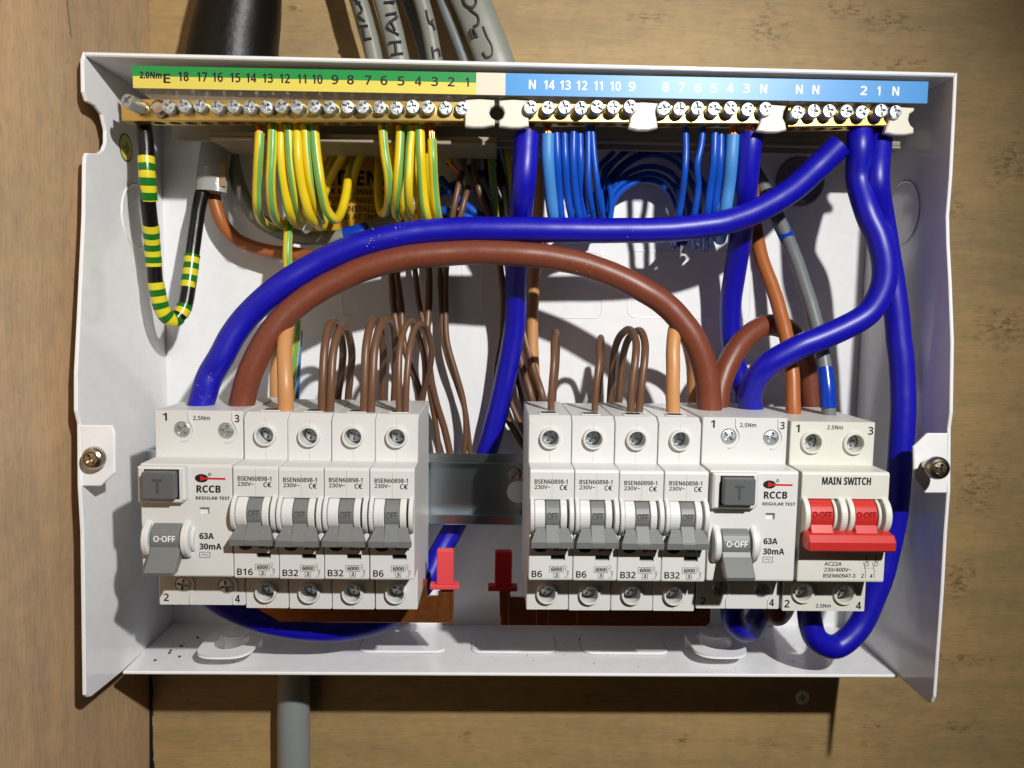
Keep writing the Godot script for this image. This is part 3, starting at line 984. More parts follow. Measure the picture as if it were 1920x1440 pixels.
func build_enclosure() -> void:
	var root := thing("enclosure", "open white steel fuse board case without its cover", "fuse board case")
	obj("back_panel", block(Vector3(-167, -81, 0.3), Vector3(190.5, 185, 1.5), 0.1), M.steel, root)
	obj("top_panel", block(Vector3(-166.9, 184.7, 0.5), Vector3(190.4, 186.4, 72), 0.5), M.steel, root)
	obj("bottom_panel", block(Vector3(-166.9, -82.6, 0.5), Vector3(190.4, -81, 57), 0.5), M.steel, root)
	var side := [Vector2(0.3, -82.8), Vector2(55.59, -81.43), Vector2(82.99, -79.48), Vector2(85.49, -78.43), Vector2(87.47, -76.48), Vector2(84.83, -8.80), Vector2(85.62, 10.94), Vector2(84.40, 36.37), Vector2(86.44, 42.07), Vector2(85.48, 57.05), Vector2(82.13, 78.38), Vector2(77.24, 110.72), Vector2(75.74, 121.58), Vector2(74.10, 141.01), Vector2(73.45, 144.74), Vector2(72.12, 146.29), Vector2(67.03, 147.12), Vector2(63.09, 147.93), Vector2(59.43, 150.01), Vector2(56.50, 153.74), Vector2(56.17, 158.94), Vector2(58.95, 164.90), Vector2(64.06, 167.07), Vector2(70.80, 167.20), Vector2(73.05, 170.36), Vector2(72.65, 183.02), Vector2(70.8, 186.6), Vector2(0.3, 186.6)]
	var st := tool()
	prism(st, side, -168.6, -167.0, 0.35)
	obj("side_panel", done(st), M.steel, root)
	side = [Vector2(0.3, -82.8), Vector2(58.42, -81.71), Vector2(80.93, -81.79), Vector2(84.00, -79.95), Vector2(85.26, -76.90), Vector2(85.58, -30.89), Vector2(85.03, -5.46), Vector2(85.30, 12.41), Vector2(82.70, 38.82), Vector2(83.44, 45.67), Vector2(80.87, 75.13), Vector2(76.60, 99.58), Vector2(73.17, 116.48), Vector2(71.51, 127.77), Vector2(71.94, 144.28), Vector2(71.35, 166.27), Vector2(70.65, 185.74), Vector2(70.8, 186.6), Vector2(0.3, 186.6)]
	st = tool()
	prism(st, side, 190.5, 192.0, 0.35)
	obj("side_panel", done(st), M.steel, root)
	# lugs that take the cover screws
	st = tool()
	prism(st, [Vector2(-167.86, 10.79), Vector2(-159.67, 10.87), Vector2(-153.69, 16.47), Vector2(-153.21, 32.55), Vector2(-154.39, 36.04), Vector2(-167.01, 35.88)], 83.2, 84.8, 0.4, 2)
	obj("cover_lug", done(st), M.steel, root)
	st = tool()
	prism(st, [Vector2(176.40, 17.86), Vector2(181.56, 11.55), Vector2(190.87, 11.65), Vector2(189.62, 36.98), Vector2(181.06, 36.88), Vector2(175.35, 30.96)], 83.2, 84.8, 0.4, 2)
	obj("cover_lug", done(st), M.steel, root)
	# knockouts
	for k in [[Vector3(-77.8, 114.3, 1.5), Vector3(-16.5, 80.8, 1.5)], [Vector3(-6.3, 115.6, 1.5), Vector3(55.3, 82.2, 1.5)], [Vector3(68.6, 116.9, 1.5), Vector3(131.9, 83.1, 1.5)]]:
		var a: Vector3 = k[0]
		var b: Vector3 = k[1]
		st = tool()
		var c := Vector2((a.x + b.x) / 2, (a.y + b.y) / 2)
		var o := ring_outline(c, Vector2(b.x - a.x, a.y - b.y), 4.0)
		var pts := []
		for p in o: pts.append(Vector3(p.x, p.y, 1.35))
		pts.append(pts[0])
		sweep(st, PackedVector3Array(pts), 0.4, [0.0, TAU], 0.0, 1.0, false, 6)
		obj("knockout_seam", done(st, false), M.steel, root)
	for k in [[Vector3(-63.9, -81.0, 37.0), Vector3(-21.4, -81.0, 36.5)], [Vector3(-9.0, -81.0, 37.0), Vector3(33.1, -81.0, 36.5)], [Vector3(46.0, -81.0, 37.5), Vector3(88.1, -81.0, 37.0)]]:
		var a: Vector3 = k[0]
		var b: Vector3 = k[1]
		st = tool()
		prism(st, ring_outline(Vector2((a.x + b.x) / 2, a.z - 12.0), Vector2(b.x - a.x, 24.0), 5.0), -81.2, -79.9, 0.8, 1, [], [false, true])
		obj("knockout", done(st), M.steel, root)
	for s in [[190.35, 35.9, 133.5, 14.6], [-166.85, 30.0, 126.0, 14.6]]:
		var pts := []
		for i in 41: pts.append(Vector3(s[0], s[2] + s[3] * sin(TAU * i / 40), s[1] + s[3] * cos(TAU * i / 40)))
		st = tool()
		sweep(st, PackedVector3Array(pts), 0.45, [0.0, TAU], 0.0, 1.0, false, 8)
		obj("knockout_seam", done(st, false), M.steel, root)
	# lanced cable tabs standing up from the bottom
	for k in [Vector3(-123.1, -74.5, 44.5), Vector3(109.9, -74.5, 41.6)]:
		var c: Vector3 = k
		var w := 12.6
		var d := 12.0
		var ring := []
		for i in 17:
			var a := PI * i / 16.0
			ring.append(Vector2(c.x + w * signf(cos(a)) * pow(absf(cos(a)), 0.7), c.z + d * pow(sin(a), 0.7)))
		ring.append(Vector2(c.x - w, c.z - d)); ring.append(Vector2(c.x - w + 4.6, c.z - d))
		for i in 13:
			var a := PI - PI * i / 12.0
			ring.append(Vector2(c.x + (w - 4.2) * cos(a), c.z - 6.0 + 10.6 * sin(a)))
		ring.append(Vector2(c.x + w - 4.6, c.z - d)); ring.append(Vector2(c.x + w, c.z - d))
		st = tool()
		ring.reverse()
		prism(st, ring, -75.2, -73.9, 0.25, 1)
		cbox(st, Vector3(c.x - w, -81.0, c.z - d - 1.3), Vector3(c.x + w, -74.0, c.z - d + 0.1), 0.2)
		obj("cable_tab", done(st), M.steel, root)
		st = tool()
		var tongue := []
		for i in 17:
			var a := PI * i / 16.0
			tongue.append(Vector2(c.x + 0.6 + 6.0 * signf(cos(a)) * pow(absf(cos(a)), 0.8), c.z - 11.0 + 7.6 * pow(sin(a), 0.8)))
		tongue.reverse()
		prism(st, tongue, -73.0, -71.7, 0.25, 1)
		cbox(st, Vector3(c.x - 1.6, -71.9, c.z - 8.6), Vector3(c.x + 2.8, -71.2, c.z - 6.8), 0.2)
		cbox(st, Vector3(c.x - 5.6, -80.9, c.z - 11.6), Vector3(c.x + 6.4, -71.8, c.z - 10.4), 0.2)
		obj("cable_tab_tongue", done(st), M.steel, root)
	# earth symbol on the left side
	var c := Vector3(-167.0, 155.5, 38.7)
	var turn := Transform3D(Basis(Vector3(0, 0, -1), Vector3(0, 1, 0), Vector3(1, 0, 0)), Vector3(-166.95, c.y, c.z))
	st = tool()
	lathe(st, [Vector2(6.3, 0), Vector2(6.3, 0.06), Vector2(0, 0.06)], 40, turn)
	var sticker := obj("earth_sticker", done(st), M.tape_green, root)
	st = tool()
	lathe(st, [Vector2(5.5, 0.08), Vector2(0, 0.08)], 40, turn)
	obj("sticker_face", done(st), M.label_yellow, sticker)
	st = tool()
	for l in [[Vector2(-3.2, 0), Vector2(0.2, 0)], [Vector2(0.2, -2.9), Vector2(0.2, 2.9)], [Vector2(1.5, -1.9), Vector2(1.5, 1.9)], [Vector2(2.7, -1.0), Vector2(2.7, 1.0)]]:
		var d: Vector2 = (l[1] - l[0]).normalized() * 0.35
		var n := Vector2(-d.y, d.x)
		var q := []
		for p in [l[0] - d - n, l[1] + d - n, l[1] + d + n, l[0] - d + n]: q.append(turn * Vector3(p.x, p.y, 0.1))
		face(st, q, Vector3.RIGHT)
	obj("earth_symbol", done(st), M.tape_green, sticker)
	# warning label on the back panel
	var a := Vector3(-92.2, 171.4, 1.6)
	var b := Vector3(-29.9, 124.2, 1.6)
	var warn := obj("warning_label", block(Vector3(a.x, b.y, 1.45), Vector3(b.x, a.y, 1.62), 0.02), M.warning, root)
	obj("label_lettering", letters([["ATTENTION", a.x + 5.0, 146.94, 7.0, 51.0, "bold"], ["CHECK ALL CONNECTIONS, INCLUDING", a.x + 1.5, 142.41, 2.6, 60.0, "bold"], ["FACTORY CONNECTIONS, ARE TIGHT", a.x + 1.5, 138.18, 2.6, 60.0], ["BY THE INSTALLER BEFORE USE", a.x + 3.0, 133.95, 2.6, 56.0], ["AND AT INSPECTION", a.x + 10.0, 129.98, 2.6, 40.0]], 1.63), M.ink, warn)
	# rubber grommet in the back
	var g := Vector3(154.8, 153.3, 1.6)
	st = tool()
	lathe(st, [Vector2(12.6, 0), Vector2(12.2, 1.4), Vector2(11.0, 1.6), Vector2(10.4, 0.8), Vector2(0, 0.8)], 40, Transform3D(Basis.IDENTITY, Vector3(g.x, g.y, 1.4)))
	obj("grommet", done(st), M.grommet, root)
	# cover screws
	st = tool()
	lathe(st, [Vector2(2.4, -8), Vector2(2.4, 0.2)], 20)
	lathe(st, [Vector2(0, -0.5), Vector2(4.3, -0.5), Vector2(4.7, 0.1), Vector2(4.7, 0.8)], 36)
	lathe(st, [Vector2(4.7, 0.8), Vector2(4.45, 1.8), Vector2(3.9, 2.7), Vector2(3.0, 3.3)], 36)
	screw_head(st, 3.05, 3.32, 0.55, 2.3, 1.4, 0.3, 0.55)
	var screw := done(st)
	obj("cover_screw", screw, M.nickel, root, Vector3(-160.3, 23.1, 87.0))
	var s2 := obj("cover_screw", screw, M.nickel, root, Vector3(179.5, 24.4, 95.0))
	s2.rotation = Vector3(-0.05, -0.12, 0.7)
	# swarf and dust on the floor of the case
	st = tool()
	var st2 := tool()
	for i in 420:
		var p := Vector3(rng.randf_range(-158, 186), -80.95, rng.randf_range(10, 55))
		if i < 170: p = Vector3(-157.0 + absf(rng.randfn(0, 7)), -80.95, rng.randf_range(26, 54))
		elif i < 250: p = Vector3(rng.randf_range(-155, -100), -80.95, rng.randf_range(6, 30))
		var s := rng.randf_range(0.12, 0.42)
		if i % 37 == 0: s = 0.9
		var k := [Vector3(-s, 0, -s * 0.5), Vector3(s, 0, -s * rng.randf()), Vector3(0, 0, s), Vector3(0, s, 0)]
		var into := st2 if (i > 170 and i % 4 == 0) or i % 37 == 0 else st
		for f in [[0, 1, 3], [1, 2, 3], [2, 0, 3]]: face(into, [p + k[f[0]], p + k[f[1]], p + k[f[2]]], Vector3.UP + k[f[0]] + k[f[1]])
	tag(obj("dust", done(st), M.crumb), "pale dust and crumbs scattered on the floor of the case", "", "", "stuff")
	tag(obj("swarf", done(st2), M.crumb_dark), "dark specks of swarf scattered on the floor of the case", "", "", "stuff")


func build_terminals() -> void:
	# printed strip under the top edge
	var strip := thing("label_strip", "long strip of printed terminal numbers under the top edge, green-yellow then blue", "label strip")
	var l := Vector3(-149.7, 177.8, 69.0)
	var r := Vector3(180.8, 178.9, 69.0)
	var x1: float = -8.75
	var x2: float = 3.39
	strip.position = Vector3(l.x, l.y, 69) * MM
	strip.rotation.z = atan2(r.y - l.y, r.x - l.x)
	var w1 := x1 - l.x
	var w2 := x2 - l.x
	var w3 := r.x - l.x
	obj("strip_body", block(Vector3(0.2, -4.2, -1.6), Vector3(w3, 4.4, -0.15), 0.2), M.label_blank, strip)
	obj("green_band", block(Vector3(0, 0.4, -0.2), Vector3(w1, 4.5, 0), 0.05), M.label_green, strip)
	obj("yellow_band", block(Vector3(0.4, -4.4, -0.2), Vector3(w1, 0.4, 0), 0.05), M.label_yellow, strip)
	obj("blank_section", block(Vector3(w1, -4.4, -0.2), Vector3(w2, 4.5, -0.03), 0.02), M.label_blank, strip)
	obj("blue_section", block(Vector3(w2, -4.4, -0.2), Vector3(w3, 4.5, 0), 0.05), M.label_blue, strip)
	var rows := []
	var marks := ["E", "18", "17", "16", "15", "14", "13", "12", "11", "10", "9", "8", "7", "6", "5", "4", "3", "2", "1"]
	var xs := [-135.43, -128.71, -121.12, -114.83, -107.66, -101.14, -94.39, -87.42, -80.45, -74.12, -66.91, -60.56, -53.34, -46.77, -39.75, -32.72, -25.91, -19.09, -12.49]
	for i in marks.size():
		var wide := 2.6 if marks[i].length() == 1 else (4.0 if marks[i] != "11" else 3.4)
		if marks[i] == "1": wide = 1.2
		rows.append([marks[i], xs[i] - l.x - wide / 2, -1.2 - (0.9 if i == 0 else 0.0) + 0.00 * i, 3.5, wide])
	rows.append(["2.0Nm", 3.3, -0.5, 2.6, 8.8, "bold"])
	obj("lettering", letters(rows, 0.01), M.ink, strip)
	rows = []
	marks = ["N", "14", "13", "12", "11", "10", "9", "8", "7", "6", "5", "4", "3", "N", "N", "N", "2", "1", "N"]
	xs = [14.51, 21.59, 28.24, 35.12, 42.01, 49.12, 56.02, 70.06, 76.76, 83.68, 90.39, 97.11, 104.05, 111.23, 126.28, 133.25, 153.54, 159.86, 167.10]
	for i in marks.size():
		var wide := 2.6 if marks[i].length() == 1 else (4.2 if marks[i] != "11" else 3.4)
		if marks[i] == "1": wide = 1.2
		rows.append([marks[i], xs[i] - l.x - wide / 2, -1.9 + 0.0016 * (xs[i] - l.x), 3.5, wide])
	obj("lettering", letters(rows, 0.01), M.white_ink, strip)
	# the plastic carrier that holds strip and bars
	var carrier := thing("bar_carrier", "clear plastic carrier behind the numbered strip, holding the brass bars", "bar carrier")
	var st := tool()
	var pl := Vector3(-149.6, 173.7, 67.0)
	var pr := Vector3(178.1, 174.5, 67.0)
	var ql := Vector3(-141.5, 168.8, 62.0)
	var qr := Vector3(175.8, 174.3, 62.0)
	var t := Vector3(0, 0.4, -1.0)
	face(st, [pl, pr, qr, ql], Vector3(0, -1, 1))
	face(st, [pl + t, pr + t, qr + t, ql + t], Vector3(0, 1, -1))
	face(st, [pl, pr, pr + t, pl + t], Vector3(0, 1, 1)); face(st, [ql, qr, qr + t, ql + t], Vector3(0, -1, -1))
	face(st, [pl, ql, ql + t, pl + t], Vector3.LEFT); face(st, [pr, qr, qr + t, pr + t], Vector3.RIGHT)
	obj("sloping_cover", done(st), M.clear, carrier)
	st = tool()
	for k in [[Vector3(-125.3, 157.6, 51.0), Vector3(0.2, 159.8, 51.0), 51.0], [Vector3(1.2, 162.7, 38.0), Vector3(186.8, 166.6, 38.0), 38.0]]:
		var tl: Vector3 = k[0]
		var tr: Vector3 = k[1]
		var zf: float = k[2]
		cbox(st, Vector3(tl.x, tl.y - 0.2, 20), Vector3(tr.x, tl.y + 1.2, zf), 0.3)
		cbox(st, Vector3(tl.x, tl.y + 1.3, zf - 1.8), Vector3(tr.x, tl.y + 3.4, zf - 0.4), 0.3)
	obj("tray", done(st), M.tray, carrier)
	obj("rear_wall", block(Vector3(-148, 160, 33), Vector3(184, 178, 34.5), 0.2), M.tray, carrier)
	# bars
	var e := terminal_bar("earth_bar", "long brass earth bar with screws at the left, under the green-yellow numbers", Vector3(-156.6, 166.2, 60.0), Vector3(-8.8, 169.0, 60.0), [-150.85, -142.82, -136.13, -129.42, -122.94, -115.77, -109.27, -102.32, -95.81, -89.29, -82.77, -75.79, -69.26, -62.27, -55.49, -48.49, -41.93, -35.36, -28.57, -21.54, -14.50], 2)
	var s := obj("terminal_screw", shared.bar_screw, M.zinc, e, Vector3(-148.16 - -156.65, 0.3, 6.0))
	s.rotation = Vector3(-0.10, -0.28, 0.4)
	s.scale = Vector3(1, 1, 1.15)
	var st2 := tool()
	lathe(st2, [Vector2(2.0, -3), Vector2(2.0, 1.2), Vector2(3.6, 1.2), Vector2(3.55, 1.9), Vector2(3.1, 2.8), Vector2(2.2, 3.4), Vector2(0, 3.6)], 32)
	obj("fixing_screw", done(st2), M.nickel, e, Vector3(-140.28 - -156.65, -0.2, 4.0))
	st2 = tool()
	for x in [-102.04, -100.25, -98.23, -95.31, -93.74, -88.35, -86.78, -84.31, -82.74, -77.34, -75.99, -48.49, -41.71, -39.91, -36.74, -32.44, -28.59, -26.55]:
		var p := Vector3(x - -156.65, 4.0, rng.randf_range(-1.5, 0.5))
		for n in 2: sweep(st2, smooth_path([p + Vector3(n * 0.9, -1, 0), p + Vector3(n * 0.9 + rng.randf_range(-0.3, 0.3), rng.randf_range(1.2, 3.2), rng.randf_range(-0.3, 0.5))], 1.0), 0.45, [0.0, TAU], 0.0, 1.0, true, 8)
	obj("copper_ends", done(st2, false), M.strand, e)
	terminal_bar("neutral_bar", "brass neutral bar under the white numbers N to 9, left of the blue strip", Vector3(12.1, 169.4, 60.0), Vector3(58.1, 170.0, 60.0), [13.96, 21.49, 28.11, 35.20, 41.83, 48.48, 55.81], 0)
	terminal_bar("neutral_bar", "brass neutral bar under the white numbers 8 to N, middle of the blue strip", Vector3(68.2, 170.0, 60.0), Vector3(114.8, 170.8, 60.0), [70.07, 76.74, 83.87, 91.02, 97.94, 105.32, 112.49], 0)
	terminal_bar("neutral_bar", "brass neutral bar at the far right holding three thick blue tails", Vector3(124.1, 169.6, 60.0), Vector3(170.6, 171.1, 60.0), [126.20, 132.70, 139.42, 146.62, 153.83, 161.28, 168.03], 0)
	end_clip("cream bar clip under the end of the yellow band, waisted on its right", [Vector2(-13.32, 161.68), Vector2(-10.18, 161.31), Vector2(-5.69, 161.41), Vector2(-0.99, 162.38), Vector2(-0.79, 164.58), Vector2(-2.37, 165.42), Vector2(-3.30, 167.36), Vector2(-2.65, 169.34), Vector2(-1.10, 170.47), Vector2(-1.13, 172.64), Vector2(-7.18, 173.16), Vector2(-13.43, 172.37)])
	end_clip("cream bar clip under the blank gap of the strip, waisted on its left", [Vector2(1.04, 161.99), Vector2(6.00, 161.44), Vector2(9.82, 161.52), Vector2(13.41, 162.25), Vector2(13.34, 165.76), Vector2(13.05, 169.47), Vector2(13.22, 172.74), Vector2(6.71, 173.25), Vector2(0.89, 172.47), Vector2(0.92, 170.51), Vector2(2.50, 169.45), Vector2(3.21, 167.50), Vector2(2.56, 165.52), Vector2(1.01, 164.40)])
	end_clip("cream bar clip between printed numbers 9 and 8", [Vector2(55.63, 162.50), Vector2(59.51, 161.70), Vector2(64.04, 161.79), Vector2(67.87, 162.76), Vector2(67.56, 165.17), Vector2(67.02, 167.80), Vector2(67.15, 170.65), Vector2(67.76, 172.86), Vector2(61.41, 173.37), Vector2(55.33, 172.58), Vector2(55.86, 170.18), Vector2(56.39, 167.57), Vector2(56.01, 164.92)])
	end_clip("cream bar clip right of the middle neutral bar, below the paired N letters", [Vector2(109.99, 162.55), Vector2(114.82, 161.99), Vector2(118.93, 162.08), Vector2(122.77, 163.04), Vector2(122.18, 165.90), Vector2(120.93, 168.08), Vector2(121.26, 170.73), Vector2(122.29, 172.96), Vector2(115.89, 173.48), Vector2(110.21, 172.91), Vector2(111.25, 170.08), Vector2(111.83, 167.45), Vector2(111.03, 164.78)])
	end_clip("cream bar clip at the far right end, with a round bite out of its side", [Vector2(165.02, 162.83), Vector2(169.21, 162.04), Vector2(173.82, 162.13), Vector2(177.46, 162.88), Vector2(177.32, 165.09), Vector2(175.87, 166.17), Vector2(174.81, 168.36), Vector2(175.12, 170.80), Vector2(177.10, 172.17), Vector2(177.02, 173.50), Vector2(170.79, 173.80), Vector2(165.08, 173.24), Vector2(165.49, 170.37), Vector2(166.56, 167.74), Vector2(165.57, 165.06)])


func build_devices() -> void:
	# the rail
	var rail := thing("din_rail", "galvanised steel mounting rail showing in the gap between the two rows of breakers", "mounting rail")
	var prof := [Vector2(32, 15.9), Vector2(31.5, 16.4), Vector2(31, 16.4), Vector2(31, 12.6), Vector2(24.6, 12.6), Vector2(24.6, -14.6), Vector2(31, -14.6), Vector2(31, -18.6), Vector2(31.5, -18.6), Vector2(32, -18.1), Vector2(32, -14.1), Vector2(31.6, -13.7), Vector2(25.6, -13.7), Vector2(25.6, 11.7), Vector2(31.6, 11.7), Vector2(32, 12.1)]
	var st := tool()
	prism(st, prof, -165.11, 164.0, 0.1)
	obj("rail", done(st), M.galv, rail)
	for x in [-120.0, 150.0]: obj("rail_post", block(Vector3(x - 6, -8, 1.6), Vector3(x + 6, 6, 24.5), 0.3), M.steel, rail)
	st = tool()
	screw_head(st, 3.2, 1.7, 0.5, 2.0, 1.2, 0.4, 0.8)
	obj("rail_screw", done(st), M.nickel, rail, Vector3(11.1, 5.5, 26.0))
	st = tool()
	lathe(st, [Vector2(5.6, 0), Vector2(5.6, 0.06), Vector2(0, 0.06)], 32)
	obj("rail_hole", done(st), M.steel, rail, Vector3(13.1, -3.4, 25.6))
	# copper busbars under the breakers
	var b1 := tool()
	var z := 60.0
	var a := Vector3(-114.3, -47.3, 60.0)
	var c := Vector3(-16.5, -56.0, 60.0)
	prism(b1, [Vector2(a.x + 1.5, c.y), Vector2(c.x, c.y), Vector2(c.x, -40.64), Vector2(-22.44, -40.64), Vector2(-23.38, -43.61), Vector2(-28.66, -43.61), Vector2(-28.66, -36.0), Vector2(a.x, -36.0), Vector2(a.x, c.y + 2.0)], 58.8, 60.2, 0.15, 2)
	for x in [-23.08, -17.55]: cbox(b1, Vector3(x - 0.35, c.y + 0.2, 60.1), Vector3(x + 0.35, -41.0, 60.7), 0.1)
	tag(obj("copper_busbar", done(b1), M.copper), "copper busbar joining the four left breakers from below", "busbar", "copper busbars under the breakers")
	b1 = tool()
	var d := Vector3(4.5, -57.1, 60.0)
	var e := Vector3(100.3, -56.5, 60.0)
	prism(b1, [Vector2(d.x, d.y), Vector2(e.x - 1.5, d.y), Vector2(e.x, d.y + 1.8), Vector2(e.x, -36.0), Vector2(15.85, -36.0), Vector2(15.85, -43.92), Vector2(8.86, -43.92), Vector2(8.81, -40.95), Vector2(d.x - 0.5, -40.98)], 58.8, 60.2, 0.15, 2)
	for x in [8.73, 21.30, 26.63, 39.72]: cbox(b1, Vector3(x - 0.3, d.y + 0.2, 60.1), Vector3(x + 0.3, -41.0, 60.6), 0.1)
	for k in 8: cbox(b1, Vector3(e.x - 9.0, d.y + 1.2 + k * 0.85, 60.1), Vector3(e.x - 0.6, d.y + 1.6 + k * 0.85, 60.45), 0.08)
	tag(obj("copper_busbar", done(b1), M.copper), "copper busbar joining the four right breakers, with a ribbed end", "busbar", "copper busbars under the breakers")
	# red end caps on the free fingers
	for k in [[Vector3(-24.1, -21.9, 62.0), Vector3(-16.6, -39.4, 62.0), -27.09, -13.97, M.cap_red, "bright red plastic cap on the busbar finger beside the left breakers"], [Vector3(1.8, -22.4, 62.0), Vector3(9.5, -40.0, 62.0), -1.07, 12.09, M.cap_shaded, "red plastic cap with painted shade on the busbar finger beside the right breakers"]]:
		st = tool()
		var lo: Vector3 = k[0]
		var hi: Vector3 = k[1]
		cbox(st, Vector3(lo.x, hi.y + 1.5, 57.5), Vector3(hi.x, lo.y, 62.2), 0.5)
		cbox(st, Vector3(k[2], hi.y - 0.3, 57.0), Vector3(k[3], hi.y + 1.7, 62.8), 0.3)
		tag(obj("busbar_cap", done(st), k[4]), k[5], "busbar cap", "red caps on the busbar fingers")
	# devices from left to right
	make_rccb(Vector3(-137.0, 0.4, 85), "residual current device at the left end of the rail, feeding the B16 breaker row")
	var proto := make_breaker()
	var many := "small circuit breakers with grey toggles"
	place_breaker(proto, Vector3(-101.3, -0.2, 85), "B16", 6.0, "circuit breaker marked B16, next to the left residual current device", many)
	place_breaker(proto, Vector3(-83.5, -0.3, 85), "B32", 6.0, "circuit breaker marked B32, just right of the one marked B16", many)
	place_breaker(proto, Vector3(-65.7, -0.4, 85), "B32", 6.0, "circuit breaker marked B32, just left of the B6 by the rail gap", many)
	place_breaker(proto, Vector3(-47.9, -0.5, 85), "B6", 4.0, "circuit breaker marked B6, right end of the left row beside the bare rail", many)
	place_breaker(proto, Vector3(15.0, 0, 85), "B6", 4.0, "circuit breaker marked B6, left end of the right row beside the bare rail", many)
	place_breaker(proto, Vector3(32.8, 0, 85), "B6", 4.0, "circuit breaker marked B6, second in the right row, one thin brown loop", many)
	place_breaker(proto, Vector3(50.6, 0, 85), "B32", 6.0, "circuit breaker marked B32 with a double brown loop, third in the right row", many)
	place_breaker(proto, Vector3(68.4, 0, 85), "B32", 6.0, "circuit breaker marked B32 fed by a tan wire, touching the right residual current device", many)
	proto.free()
	make_rccb(Vector3(86.6, 0.3, 85), "residual current device between the right breakers and the red main switch")
	make_main_switch(Vector3(123.3, 0.2, 85))


